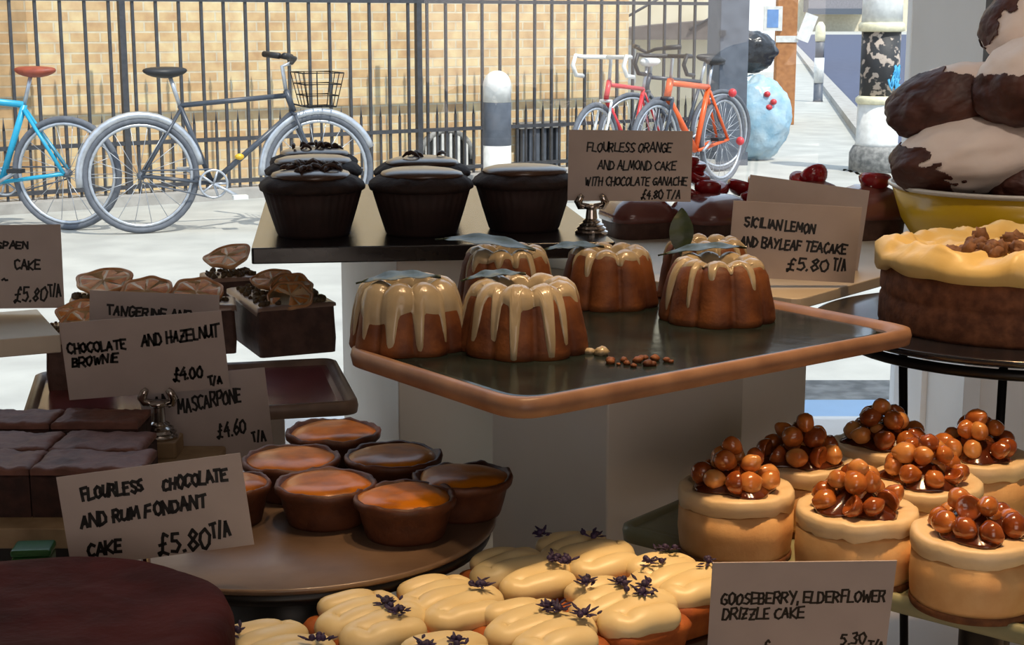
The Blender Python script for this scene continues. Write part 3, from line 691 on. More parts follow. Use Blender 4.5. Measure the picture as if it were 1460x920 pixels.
# ------------------------------------------------------------------ muffins
def muffin(px, py, label, shav=0, seed=0, d=None, tilt=0.0, s=1.0):
    p = G(px, py, BH) if d is None else Vector((at(px, 300, d).x, d, 0))
    t = thing('chocolate_muffin', label, 'muffin', (p.x, p.y, HZ(BH)), seed * 1.3, 'dark chocolate muffins on the black board'); t.scale = (s, s, s)
    def pleat(r, z, a, j): return (r * (1 + 0.012 * math.sin(a * 36) * min(1, z / 0.03)), z)
    MB().lathe([(0.0295, 0), (0.0308, 0.002), (0.0362, 0.020), (0.0412, 0.0375)], 144, rf=pleat).build('paper_case', M_case, t)
    def lump(r, z, a, j):
        k = nz((r * math.cos(a), r * math.sin(a), z), 75, seed) + 0.6 * nz((r * math.cos(a), r * math.sin(a), z), 200, seed)
        return (r * (1 + 0.03 * k), z + 0.0014 * k)
    MB().lathe([(0.0405, 0.0365), (0.0440, 0.0385), (0.0447, 0.0412), (0.0430, 0.0440), (0.038, 0.0475), (0.030, 0.0508), (0.018, 0.0530), (0.006, 0.0535)], 64, rf=lump).build('muffin_top', M_choc_sponge, t)
    def gn(r, z, a, j):
        k = 1 + 0.05 * math.sin(2 * a + seed) + 0.03 * math.sin(3 * a + 2 * seed)
        return (r * (k if r < 0.0375 else k), z)
    MB().lathe([(0.0335, 0.0475), (0.0350, 0.0500), (0.0335, 0.0522), (0.026, 0.0545), (0.014, 0.0558), (0.003, 0.0562)], 64, rf=gn).build('ganache', M_ganache, t)
    if shav:
        rn = random.Random(seed); m = MB()
        for i in range(shav):
            a = 2 * PI * rn.random(); rr = 0.030 * math.sqrt(rn.random())
            cx, cy = (0.002 + rr * math.cos(a) * 0.8, rr * math.sin(a) * 0.8)
            zz = 0.0560 - 4.0 * (cx * cx + cy * cy) + 0.002 * rn.random()
            dx = 2 * PI * rn.random(); L = 0.004 + 0.005 * rn.random(); cu = 0.0012 + 0.002 * rn.random()
            pts = [(cx + (k - 2) / 2 * L * math.cos(dx), cy + (k - 2) / 2 * L * math.sin(dx), zz + cu * (1 - ((k - 2) / 2) ** 2) * 1.5) for k in range(5)]
            m.tube(pts, [0.0008, 0.0017, 0.002, 0.0017, 0.0008], 6)
        m.build('chocolate_shavings', M_shave, t, kind='stuff')
    return t
muffin(447, 334, 'dark chocolate muffin with curled shavings, front left corner of black board', 46, 1)
muffin(601, 332, 'plain glossy muffin in the middle of the front row of three', 0, 2)
muffin(747, 326, 'plain glossy muffin next to the silver card holder', 0, 3)
muffin(449, 305, 'muffin with smooth ganache directly behind the shaving topped front one', 0, 4, d=1.425)
muffin(603, 305, 'muffin half hidden behind the middle one of the front row', 5, 5, d=1.415)
muffin(449, 290, 'muffin with few shavings, rearmost of the left column of three', 16, 6, d=1.53, s=0.97)

# ------------------------------------------------------------------ bundt cakes
def leaf_mesh(L, W, bend=0.04, cup=0.12, n=14, thick=0.0004, twist=0.0):
    m = MB(); vs, fs = [], []
    for sgn in (1, -1):
        for i in range(n + 1):
            x = i / n; wd = W * (math.sin(PI * min(1, x * 0.98 + 0.01)) ** 0.8) * (1 - 0.25 * x)
            for j in (-1, -0.5, 0, 0.5, 1):
                z = L * bend * math.sin(PI * x) + cup * abs(j) * wd * 0.5 + sgn * thick * (1 - 0.6 * abs(j)) + 0.0006 * math.sin(x * 18 + j * 2) - (0.0004 if j == 0 else 0)
                vs.append(((x - 0.5) * L, j * wd / 2, z + twist * j * wd * (x - 0.5)))
    k = (n + 1) * 5
    for i in range(n):
        for j in range(4):
            a = i * 5 + j
            fs.append((a, a + 5, a + 6, a + 1)); fs.append((k + a, k + a + 1, k + a + 6, k + a + 5))
    m.add(vs, fs); m.tube([(-L * 0.5 - L * 0.10, 0, -0.001), (-L * 0.5, 0, 0)], 0.0007, 5)
    return m
def bundt(p, label, seed, drips, leaf=None, R=0.039, H=0.049, rot=0, base=0.32):
    t = thing('bundt_cake', label, 'cake', (p.x, p.y, p.z), rot, 'glazed mini bundt cakes')
    # section: s 0..1 from outside bottom over the top into the hole
    prof = [(1.0, 0.0), (1.02, 0.05), (0.985, 0.25), (0.93, 0.50), (0.865, 0.74), (0.79, 0.89), (0.68, 0.97), (0.56, 1.0), (0.45, 0.96), (0.38, 0.84), (0.34, 0.65), (0.32, 0.45)]
    def sec(s):
        x = s * (len(prof) - 1); i = min(int(x), len(prof) - 2); k = x - i
        return (prof[i][0] * (1 - k) + prof[i + 1][0] * k, prof[i][1] * (1 - k) + prof[i + 1][1] * k)
    NL = 9
    def surf(s, a, off=0.0):
        r, z = sec(s)
        rib = abs(math.sin(a * NL / 2)) ** 0.6
        amt = 0.115 if s < 0.55 else 0.05
        rr = R * r * (1 - amt * (1 - rib)); zz = H * z - (0.10 * H * (1 - rib) * max(0, 1 - abs(s - 0.62) / 0.25))
        k = nz((rr * math.cos(a), rr * math.sin(a), zz), 90, seed)
        rr *= 1 + 0.012 * k
        # outward normal approx
        r0, z0 = sec(max(0, s - 0.02)); r1, z1 = sec(min(1, s + 0.02)); tx, tz = (r1 - r0) * R, (z1 - z0) * H; l = math.hypot(tx, tz) or 1
        return ((rr + off * tz / l) * math.cos(a), (rr + off * tz / l) * math.sin(a), zz - off * tx / l)
    n, ks = 126, 34
    rings = [[surf(j / (ks - 1), 2 * PI * i / n) for i in range(n)] for j in range(ks)]
    MB().loops(rings).build('cake', M_bundt, t)
    rn = random.Random(seed)
    drips += 4; dl = [(2 * PI * (k + 0.55 * rn.random()) / drips, 0.04 + 0.30 * rn.random() ** 1.2, 0.062 + 0.05 * rn.random()) for k in range(drips)]
    def ext(a):
        e = base + 0.06 + 0.03 * math.sin(3 * a + seed) + 0.02 * math.sin(5 * a + 2 * seed)
        d = 0
        for c, L, wd in dl:
            da = (a - c + PI) % (2 * PI) - PI
            d = max(d, L * math.exp(-(da / wd) ** 4))
        return max(0.03, e - d)
    n2, k2 = 220, 26; rings = []
    for j in range(k2):
        q = j / (k2 - 1); ring = []
        for i in range(n2):
            a = 2 * PI * i / n2; s = 0.88 + (ext(a) - 0.88) * q
            thick = 0.0015 * (1 - q ** 10) * (0.7 + 0.5 * q) * (1 - 0.85 * (1 - min(1, q * 8)))
            ring.append(surf(s, a, thick))
        rings.append(ring)
    MB().loops(rings, capends=False).build('glaze', M_icing, t)
    if leaf:
        for (lx, ly, lz, L, W, rx, ry, rz) in leaf:
            leaf_mesh(L, W).build('bay_leaf', M_leaf, t, M=Matrix.Translation((lx, ly, lz)) @ Matrix.Rotation(rz - rot, 4, 'Z') @ Matrix.Rotation(ry, 4, 'Y') @ Matrix.Rotation(rx, 4, 'X'))
    return t
zt = HZ(TH)
bundt(G(583, 494, TH), 'bundt cake at the left corner of the tray with flat bay leaf', 11, 9, [(-0.003, -0.010, 0.0465, 0.050, 0.022, 0.12, -0.04, 0.12)], R=0.0385, H=0.045, base=0.24)
bundt(G(747, 497, TH), 'frontmost bundt cake with long runs of glaze beside crumbs', 22, 10, [(-0.018, 0.008, 0.0465, 0.040, 0.018, 0.1, -0.05, 0.25)], R=0.0425, H=0.0455, base=0.34)
bundt(G(868, 433, TH), 'bundt cake behind the front pair with short glaze drips', 33, 9, [(-0.026, -0.006, 0.0435, 0.044, 0.019, 0.15, -0.03, 0.1)], R=0.0375, H=0.043, base=0.42)
bundt(G(1022, 454, TH), 'rightmost bundt cake with thin pale drips and bare orange sides', 44, 9, [(-0.006, 0.020, 0.0465, 0.060, 0.018, 0.15, -0.06, 0.12)], R=0.0415, H=0.044, base=0.46)
bundt(G(722, 440, TH), 'bundt cake mostly hidden behind the front one, broad leaf', 55, 9, [(-0.012, -0.014, 0.0500, 0.068, 0.024, 0.2, 0.10, -0.15)], R=0.0375, H=0.046, base=0.40)
pb = Vector((0.150, 1.182, HZ(TH)))
bundt(pb, 'bundt cake hidden behind the rightmost one, pointed leaf standing up', 66, 9, [(-0.021, -0.016, 0.053, 0.036, 0.021, 0.0, -1.25, 1.45)], R=0.0365, H=0.045, base=0.42)
# crumbs and glaze spill on the tray
def crumbs(label, pxs, h, mt, seed, n=16, spread=0.012, size=0.003):
    q = G(*pxs, h); rn = random.Random(seed); m = MB()
    for i in range(n):
        a, rr = 2 * PI * rn.random(), spread * math.sqrt(rn.random()); s = size * (0.4 + 0.8 * rn.random())
        m.ball((rr * 1.8 * math.cos(a), rr * math.sin(a), s * 0.45), (s, s, s * 0.7), 8, 6, fn=lambda d: 1 + 0.3 * nz(d, 2, i))
    o = m.build('cake_crumbs', mt, loc=(q.x, q.y, HZ(h))); tag(o, label, 'crumbs'); o['kind'] = 'stuff'
crumbs('orange cake crumbs on the dark tray in front of the rightmost bundts', (912, 518), TH, M_bundt, 3)
crumbs('small drops of pale glaze at the foot of the frontmost bundt', (838, 505), TH, M_icing, 4, 6, 0.006, 0.0045)

# ------------------------------------------------------------------ tarts
def tart(px, py, wpx, label, seed, h=TPH, H=0.0248):
    p = G(px, py, h); depth = (p - EYE).dot(Vector((0, math.cos(PITCH), -math.sin(PITCH))))
    R = wpx / 2 * depth / FPX
    t = thing('custard_tart', label, 'tart', (p.x, p.y, p.z), seed * 0.9, 'glossy custard tarts')
    def rim(r, z, a, j):
        k = nz((math.cos(a), math.sin(a), 0.3), 2.2, seed) + 0.5 * nz((math.cos(a), math.sin(a), 0.3), 6, seed)
        f = max(0, (z / H - 0.6) / 0.4)
        return (r * (1 + 0.035 * k * f), z + 0.0022 * k * f)
    MB().lathe([(R * 0.74, 0.0), (R * 0.77, 0.002), (R * 0.84, H * 0.4), (R * 0.89, H * 0.68), (R * 0.985, H * 0.80), (R, H * 0.92), (R * 0.97, H), (R * 0.90, H * 0.985), (R * 0.86, H * 0.86), (R * 0.5, H * 0.84)], 72, rf=rim).build('pastry_shell', M_tartshell, t)
    def fl(r, z, a, j): return (r * (1 + 0.04 * math.sin(3 * a + seed)), z + 0.0008 * nz((r * 9 * math.cos(a), r * 9 * math.sin(a), 0), 8, seed))
    MB().lathe([(R * 0.90, H * 0.90), (R * 0.87, H * 0.96), (R * 0.74, H * 1.02), (R * 0.68, H * 1.05), (R * 0.45, H * 1.07), (R * 0.2, H * 1.075), (R * 0.02, H * 1.075)], 56, rf=fl).build('custard', M_custard, t)
tart(578, 762, 148, 'bright amber custard tart at the front of the plate', 1)
tart(466, 742, 146, 'custard tart left of the brightest front one', 2)
tart(660, 731, 142, 'dark brown tart at the right edge of the plate', 3)
tart(416, 704, 140, 'custard tart with shiny orange top beside the mascarpone card', 4)
tart(561, 699, 140, 'tart with flat toasted top at the centre back', 5)
tart(476, 662, 136, 'rearmost tart with pale reflection under the pink tray', 6)
tart(328, 742, 120, 'tart half hidden by the fondant cake price card', 7)

# ------------------------------------------------------------------ hazelnut cheesecakes
nut_me = {}
M_nut2 = mat('pale_hazelnut', (224, 162, 92), (190, 112, 52), 60, 0.25, coat=0.5, bump=0.1, bscale=200)
M_nut3 = mat('dark_hazelnut', (176, 94, 40), (128, 60, 24), 70, 0.18, coat=0.7, bump=0.1, bscale=200)
def nut_mesh(k):
    if k not in nut_me:
        m = MB()
        if k == 5:      # half nut with hollow face
            m.ball((0, 0, 0), (0.0072, 0.0072, 0.0072), 18, 12, fn=lambda d: 1 + 0.05 * nz(d, 2, k))
            for v in m.v:
                if v.z > 0.0012: q = math.hypot(v.x, v.y) / 0.0072; v.z = 0.0012 - 0.0022 * max(0, 1 - (q / 0.75) ** 2)
        else:
            m.ball((0, 0, 0), (0.0066, 0.0064, 0.0070), 18, 13, fn=lambda d: 1 + 0.10 * nz(d, 1.6, k) + 0.05 * nz(d, 4, k + 9) + 0.20 * max(0, d.z) ** 8 - 0.10 * max(0, -d.z) ** 4)
        o = m.build('hazelnut', (M_nut, M_nut2, M_nut3, M_nut, M_nut2, M_nut3)[k]); nut_me[k] = o.data; bpy.data.objects.remove(o)
    return nut_me[k]
CKR, CKB = 0.0365, 0.045
def cheesecake(px, py, label, seed, nuts=18, spread=1.0):
    p = G(px, py, CKH - CKB); p.z = HZ(CKH)
    rn = random.Random(seed)
    t = thing('hazelnut_cheesecake', label, 'cheesecake', (p.x, p.y, p.z), rn.random() * 6, 'hazelnut topped cheesecakes')
    R, H = CKR, CKB
    def wob(r, z, a, j):
        k = nz((math.cos(a) * 1.2, math.sin(a) * 1.2, z * 40), 1.6, seed)
        return (r * (1 + 0.018 * k), z)
    MB().lathe([(R * 0.98, 0.0), (R * 1.0, 0.002), (R * 0.99, 0.0045)], 64, rf=wob).build('biscuit_base', M_biscuit, t)
    MB().lathe([(R * 0.97, 0.0045), (R * 0.99, 0.008), (R * 1.01, H * 0.4), (R * 1.0, H * 0.74)], 64, rf=wob).build('mousse', M_cheese, t)
    def cr(r, z, a, j):
        k = nz((math.cos(a) * 1.2, math.sin(a) * 1.2, 0.2), 2.6, seed + 3)
        k2 = nz((math.cos(a) * 1.2, math.sin(a) * 1.2, 0.7), 6, seed + 3)
        return (r * (1 + 0.016 * k + 0.008 * k2), z + (0.0034 * k + 0.0016 * k2) * (1 if j < 2 else 0.45))
    MB().lathe([(R * 0.985, H * 0.76), (R * 1.012, H * 0.775), (R * 1.018, H * 0.88), (R * 1.005, H * 0.965), (R * 0.975, H * 0.995), (R * 0.90, H * 1.0), (R * 0.82, H * 0.985), (R * 0.3, H * 0.98)], 64, rf=cr).build('cream_top', M_whip, t)
    def pool(r, z, a, j): return (r * (1 + 0.14 * math.sin(3 * a + seed) + 0.1 * math.sin(5 * a)), z)
    MB().lathe([(R * 0.72, H * 0.985), (R * 0.68, H * 1.02), (R * 0.45, H * 1.14), (R * 0.25, H * 1.26), (0.001, H * 1.32)], 40, rf=pool).build('caramel', M_caramel, t)
    spots = []
    for i in range(9): spots.append(((0.0195 + 0.003 * rn.random()) * spread, 2 * PI * (i + 0.45 * rn.random()) / 9, 0.0050 + 0.002 * rn.random()))
    for i in range(3): spots.append((0.006, 2 * PI * i / 3, 0.007))
    for i in range(5): spots.append(((0.010 + 0.003 * rn.random()) * spread, 2 * PI * (i + 0.5 * rn.random()) / 5 + 0.4, 0.0155 + 0.002 * rn.random()))
    spots.append((0.004, rn.random() * 6, 0.0235 + 0.002 * rn.random()))
    for (r, a, z) in spots[:nuts]:
        o = bpy.data.objects.new('hazelnut', nut_mesh(rn.randrange(6))); C.objects.link(o); o.parent = t
        s = 0.9 + 0.22 * rn.random(); o.scale = (s, s * (0.92 + 0.1 * rn.random()), s)
        o.location = (r * math.cos(a), r * math.sin(a), H + z + 0.001); o.rotation_euler = (rn.random() * 3, rn.random() * 3, rn.random() * 6)
    return t
cheesecake(1050, 692, 'cheesecake at the left of the sage tray with tall nut heap', 1)
cheesecake(1140, 655, 'cheesecake behind the leftmost one, pile of dark glazed nuts', 2)
cheesecake(1262, 630, 'rearmost cheesecake under the wire stand legs', 3)
cheesecake(1392, 646, 'cheesecake at the back right below the wire stand', 4)
cheesecake(1318, 683, 'middle cheesecake between four others', 5)
cheesecake(1222, 722, 'front middle cheesecake right behind the gooseberry price card', 6)
cheesecake(1392, 757, 'front right cheesecake at the tray corner, low nut ring', 7, 15)

# ------------------------------------------------------------------ cream topped loaf cakes
def petals(parent, pts, rn, n):
    m = MB()
    for (x0_, y0_, z) in pts:
        for i in range(n + 3):
            x, y = x0_ + 0.0035 * (rn.random() - 0.5) * (1 if i < n else 4), y0_ + 0.0035 * (rn.random() - 0.5) * (1 if i < n else 4)
            a = 2 * PI * (i + rn.random()) / n; L = 0.0022 + 0.0042 * rn.random(); zz = z + 0.0004 + 0.0015 * rn.random()
            q = Vector((x + 0.0015 * math.cos(a), y + 0.0015 * math.sin(a), zz)); e = Vector((math.cos(a), math.sin(a), 0.5 * rn.random()))
            m.tube([q, q + e * L * 0.5, q + e * L], [0.0005, 0.0011, 0.0004], 5, squash=0.5)
            if i % 3 == 0: m.ball((x, y, zz + 0.001), 0.0018, 8, 6)
    m.build('dried_petals', M_petal, parent, kind='stuff')
def loaf(px, py, label, seed, fl=((0.4, -0.3),), ang=None, W=0.052, L=0.064, nf=11):
    Ht = 0.020; ic = 0.012
    p = G(px, py, LBH - Ht - ic * 0.7)
    rn = random.Random(seed)
    a = ang if ang is not None else math.atan2(0.60, 0.80)
    t = thing('loaf_cake', label, 'cake', (p.x, p.y, HZ(LBH)), a, 'cream topped loaf cakes with purple petals')
    # local x = across (row direction), local y = axis, -y toward viewer
    m = MB()
    rr = lambda o, z: [(x, y, z) for x, y in rrect(W, L, 0.009, 5, o)]
    m.loops([rr(-0.004, 0), rr(-0.003, 0.001), rr(0.0, Ht * 0.6), rr(0.0015, Ht * 0.85), rr(-0.001, Ht), rr(-0.006, Ht + 0.0015)])
    m.build('loaf', M_loaf, t)
    path, rad = [], []
    passes = 5; hw = W * 0.5 - 0.005
    r0 = 0.0104
    for k in range(passes):
        y = L * 0.5 - 0.006 - k * (L - 0.014) / (passes - 1)
        f = 1.0 if 0 < k < passes - 1 else 0.78
        s = 1 if k % 2 == 0 else -1
        for q in range(9):
            x = s * (-1 + 2 * q / 8) * hw * f
            yy = y + 0.0010 * math.sin(q * 0.5 + seed + k) - (0.004 * q / 8)
            path.append((x, yy, Ht + 0.0038 + 0.0005 * math.sin(q * 1.1 + k + seed) - 0.0028 * (abs(q - 4) / 4) ** 3)); rad.append(r0 * (0.88 + 0.14 * math.sin(PI * (q + 0.8) / 9.6)) * (0.97 + 0.05 * math.sin(2 * k + seed)) * (1.0 if f == 1 else 0.95))
        if k < passes - 1:
            path.append((s * hw * f * 1.06, y - 0.007, Ht + 0.0035)); rad.append(r0 * 0.9)
    rad[0] *= 0.6; rad[-1] *= 0.45
    m = MB(); m.tube(path, rad, 12, squash=0.88)
    ic_o = m.build('piped_cream', M_cream, t)
    sd = ic_o.modifiers.new('smooth', 'SUBSURF'); sd.levels = 1; sd.render_levels = 1
    petals(t, [(x * hw * 0.8, y * L * 0.40, Ht + 0.0128) for x, y in fl], rn, nf)
    return t
loaf(392, 918, 'cream topped loaf cake at the left end beside dark round cake', 1, ((-0.95, 0.5), (0.9, -0.8)), nf=7)
loaf(528, 872, 'loaf cake with star of purple petals near the left end of back row', 2, ((0.35, -0.25), (0.3, -0.75)))
loaf(640, 848, 'loaf cake with petals at its right side, middle of back row', 3, ((0.75, -0.45),))
loaf(742, 806, 'loaf cake with petals on its front right corner, before the last in back row', 4, ((0.8, -0.6), (0.9, -0.9)))
loaf(836, 782, 'rearmost loaf cake with petals on its far corner', 5, ((-0.9, 0.9), (0.5, 0.1)), nf=8)
loaf(655, 935, 'loaf cake cut by the bottom photo edge', 6, ((0.1, 0.2), (-0.8, 0.4)), nf=8)
loaf(768, 885, 'loaf cake with big petal cluster in middle of front row', 7, ((0.55, -0.2), (0.5, 0.1), (0.95, -0.7)))
loaf(886, 852, 'loaf cake with scattered petals next to the gooseberry card loaf', 8, ((0.4, 0.3), (0.75, -0.2), (-0.6, 0.7), (0.2, -0.5)))
loaf(966, 815, 'rightmost loaf cake half covered by gooseberry card', 9, ((-0.7, 0.5), (0.6, 0.8), (0.9, -0.4)), nf=6)

# ------------------------------------------------------------------ brownies
def brownie(x0, x1, y0, y1, label, seed, h=0.034):
    c = ((x0 + x1) / 2, (y0 + y1) / 2); w, d = x1 - x0, y1 - y0
    t = thing('brownie', label, 'brownie', (c[0], c[1], HZ(BRH)), 0, 'chocolate brownies on the wooden board')
    def grid(z0, z1, top):
        m = MB(); nx, ny = 28, 18; vs = []; fs = []
        for j in range(ny + 1):
            for i in range(nx + 1):
                x, y = -w / 2 + w * i / nx, -d / 2 + d * j / ny
                e = min(i, nx - i, j, ny - j)
                z = z1 + 0.0022 * nz((x + c[0], y + c[1], 0), 70, seed) + 0.001 * nz((x, y, 0), 240, seed) - (0.0016 if e == 0 else 0)
                vs.append((x, y, z))
        k = nx + 1
        for j in range(ny):
            for i in range(nx): a = j * k + i; fs.append((a, a + 1, a + k + 1, a + k))
        m.add(vs, fs)
        per = [i for i in range(k)] + [j * k + nx for j in range(1, ny + 1)] + [ny * k + i for i in range(nx - 1, -1, -1)] + [j * k for j in range(ny - 1, 0, -1)]
        b = len(m.v)
        for q in per: p_ = m.v[q]; m.v.append(Vector((p_.x, p_.y, z0)))
        for i in range(len(per)):
            i2 = (i + 1) % len(per); m.f.append([per[i2], per[i], b + i, b + i2]); m.m.append(0); m.s.append(False)
        m.f.append([b + i for i in range(len(per))][::-1]); m.m.append(0); m.s.append(False)
        return m
    grid(0, h - 0.005, False).build('crumb', M_brownie, t)
    grid(h - 0.005, h, True).build('crust', M_brownietop, t)
def bx_(px, y): return at(px, 600, y).x
brownie(bx_(38, 0.985), bx_(198, 0.985), 0.985, 1.031, 'front right brownie beside the fondant cake card', 1)
brownie(bx_(-120, 0.985), bx_(36, 0.985), 0.985, 1.031, 'front left brownie cut by photo edge', 2)
brownie(bx_(66, 1.034), bx_(199, 1.034), 1.034, 1.082, 'middle row brownie at the right beside pale block', 3)
brownie(bx_(-80, 1.034), bx_(63, 1.034), 1.034, 1.082, 'middle row brownie at the left photo edge', 4)
brownie(bx_(72, 1.092), bx_(196, 1.092), 1.092, 1.134, 'back row brownie just below the hazelnut brownie card', 5, 0.037)
brownie(bx_(-70, 1.092), bx_(69, 1.092), 1.092, 1.134, 'back row brownie left, below the bright gap', 6, 0.037)

# ------------------------------------------------------------------ dark flourless cake
c = Vector((-0.2235, 0.672, ZC)); cz = HZ(0.2705) - ZC; fs_ = 0.893
t = thing('flourless_cake', 'large dark round flourless chocolate cake in the bottom left corner', 'cake', tuple(c))
def fc(r, z, a, j):
    k = nz((r * 6 * math.cos(a), r * 14 * math.sin(a), z * 4), 3.5, 2)
    return (r * (1 + 0.006 * k), z + 0.0018 * k * (1 if z > cz * 0.8 else 0))
MB().lathe([(0.091, cz - 0.055), (0.0938, cz - 0.04), (0.0938, cz - 0.010), (0.091, cz - 0.003), (0.085, cz)] + [(0.085 * (1 - i / 14), cz + 0.0006 * math.sin(i)) for i in range(1, 14)], 96, rf=fc).build('cake', M_darkcake, t)
MB().lathe([(0.075, 0), (0.075, 0.004), (0.03, 0.01), (0.028, cz - 0.068), (0.088, cz - 0.062), (0.097, cz - 0.0555), (0.09, cz - 0.055)], 64).build('cake_stand', M_darkstone, t)

# ------------------------------------------------------------------ tangerine cakes
def slice_mesh(R, seed):
    m = MB(); rn = random.Random(int(seed * 1000))
    wob = lambda a: 1 + 0.05 * math.sin(3 * a + seed) + 0.03 * math.sin(7 * a + 2 * seed)
    wz = lambda a: 0.0011 * math.sin(2 * a + seed) + 0.0008 * math.sin(5 * a + seed)
    A = [2 * PI * i / 48 for i in range(48)]
    m.loops([[(R * q * wob(a) * math.cos(a), R * q * wob(a) * math.sin(a), z + wz(a)) for a in A] for q, z in ((0.85, -0.0045), (0.93, -0.003), (0.985, -0.001), (1.0, 0.0006), (0.975, 0.0016), (0.93, 0.0010), (0.89, -0.0004))], 0, True, True)
    m.loops([[(R * q * wob(a) * math.cos(a), R * q * wob(a) * math.sin(a), z + wz(a)) for a in A] for q, z in ((0.90, -0.0002), (0.86, 0.0002), (0.05, 0.0002))], 1, True, True)
    for k in range(9):
        a0, a1 = 2 * PI * (k + 0.06 + 0.08 * rn.random()) / 9, 2 * PI * (k + 0.86 + 0.08 * rn.random()) / 9; am = (a0 + a1) / 2
        ring = [(0.12, am)] + [(0.83 - 0.06 * rn.random(), a0 + (a1 - a0) * q / 4) for q in range(5)]
        c = (R * 0.5 * math.cos(am), R * 0.5 * math.sin(am), 0.0014 + wz(am) - 0.0006 * rn.random())
        vs = [(R * r_ * wob(a) * math.cos(a), R * r_ * wob(a) * math.sin(a), 0.0004 + wz(a)) for r_, a in ring] + [c]
        m.add(vs, [(i, (i + 1) % 6, 6) for i in range(6)], 2)
    return m
def tcake(px, py, label, rot, w, d, h, slices, seed, crumb=60, H=PH):
    p = G(px, py, H); rn = random.Random(seed)
    t = thing('tangerine_cake', label, 'cake', (p.x, p.y, p.z), rot, 'tangerine topped chocolate slices')
    m = MB()
    rr = lambda o, z: [(x, y, z) for x, y in rrect(w, d, 0.004, 4, o)]
    m.loops([rr(0, 0), rr(0.001, h * 0.3), rr(0.0, h * 0.7), rr(-0.0005, h * 0.97), rr(-0.003, h)], smooth=False); m.build('sponge', M_slab, t)
    def drp(o, z0):
        return [(x, y, z0 if z0 > h * 0.99 else max(h * 0.3, h * 0.97 - 0.010 * max(0, nz((x, y, 0), 90, seed)) - 0.010 * max(0, nz((x, y, 0), 190, seed + 2)))) for x, y in rrect(w, d, 0.004, 14, o)]
    M2 = MB().loops([drp(0.0018, 0), drp(0.0015, h + 0.001), drp(-0.003, h + 0.0022)], capends=False); q = len(M2.v); n_ = q // 3
    M2.f.append(list(range(2 * n_, 3 * n_))); M2.m.append(0); M2.s.append(True); M2.build('icing', mat('grey_pink_icing', (168, 142, 126), (146, 118, 104), 40, 0.35, coat=0.2), t)
    m = MB()
    for i in range(crumb):
        x, y = (rn.random() - 0.5) * w * 0.92, (rn.random() - 0.5) * d * 0.92; s = 0.0014 + 0.0022 * rn.random()
        m.ball((x, y, h + 0.002 + s * 0.5), (s, s * (0.6 + 0.5 * rn.random()), s * 0.9), 6, 4, fn=lambda v: 1 + 0.4 * nz(v, 2, i))
    m.build('chopped_nuts', M_pist, t, kind='stuff')
    for (x, y, z, R, rx, ry, rz) in slices:
        slice_mesh(R, rn.random() * 6).build('tangerine_slice', [M_peel, M_pith, M_flesh], t, M=Matrix.Translation((x, y, h + z)) @ Matrix.Rotation(rz, 4, 'Z') @ Matrix.Rotation(ry, 4, 'Y') @ Matrix.Rotation(rx, 4, 'X'))
    return t
tcake(401, 489, 'chocolate slice with two leaning tangerine slices at the tray front right', 0.42, 0.072, 0.120, 0.045,
      [(-0.002, -0.044, 0.008, 0.0215, 0.44, -0.15, 0.0), (0.006, -0.022, 0.013, 0.0205, 0.34, -0.22, 0.2), (-0.004, 0.012, 0.015, 0.020, 0.29, -0.1, 0)], 1, 150)
tcake(330, 458, 'chocolate slice with an upright pale tangerine cup at the back', 0.40, 0.050, 0.050, 0.047,
      [(-0.002, 0.0, 0.021, 0.024, 0.24, -0.25, 0.0)], 2, 70)
tcake(255, 500, 'chocolate slice with two tangerine slices behind the tangerine card', 0.2, 0.105, 0.048, 0.044,
      [(-0.028, -0.006, 0.014, 0.0255, 0.39, -0.20, 0.0), (0.018, -0.008, 0.012, 0.0255, 0.39, -0.12, 0.0)], 3, 60)
tcake(152, 492, 'chocolate slice with large flat tangerine slice at the back left', 0.2, 0.058, 0.048, 0.046,
      [(0.0, 0.002, 0.016, 0.0265, 0.29, -0.08, 0.0)], 4, 50)
tcake(118, 545, 'chocolate slice at tray left with two small tangerine slices', 0.2, 0.052, 0.055, 0.046,
      [(-0.002, 0.016, 0.012, 0.019, 0.39, -0.1, 0.0), (0.004, -0.012, 0.008, 0.020, 0.44, -0.1, 0.0)], 5, 40)

# ------------------------------------------------------------------ cherry cakes
def cherry_half(parent, x, y, z, R, rx, ry, rz=0):
    m = MB()
    m.ball((0, 0, 0), (R, R, R * 0.85), 18, 10)
    for v in m.v: v.z = min(v.z, R * 0.12)
    o = m.build('cherry_half', M_cherry, parent, M=Matrix.Translation((x, y, z)) @ Matrix.Rotation(rz, 4, 'Z') @ Matrix.Rotation(ry, 4, 'Y') @ Matrix.Rotation(rx, 4, 'X'))
    MB().lathe([(R * 0.90, R * 0.13), (R * 0.86, R * 0.19), (R * 0.4, R * 0.17), (R * 0.1, R * 0.10)], 18).build('cherry_flesh', M_cherryflesh, o)
    return o
def ccake(px, py, label, rot, w, d, h, cherries, seed, H=0.215):
    p = G(px, py, H); t = thing('cherry_cake', label, 'cake', (p.x, p.y, p.z), rot, 'glazed chocolate cherry cakes')
    rr = lambda o, z: [(x, y, z) for x, y in rrect(w, d, min(w, d) * 0.30, 8, o)]
    MB().loops([rr(-0.004, 0), rr(-0.003, 0.002), rr(-0.001, h * 0.45), rr(0, h * 0.5)]).build('sponge', M_slab, t)
    MB().loops([rr(0.0012, h * 0.42), rr(0.0022, h * 0.52), rr(0.001, h * 0.66), rr(-0.005, h * 0.84), rr(-0.013, h * 0.97), rr(-0.022, h * 1.06), rr(-0.028, h * 1.08)], capends=True).build('chocolate_glaze', M_glossychoc, t)
    for c_ in cherries: cherry_half(t, *c_)
    return t
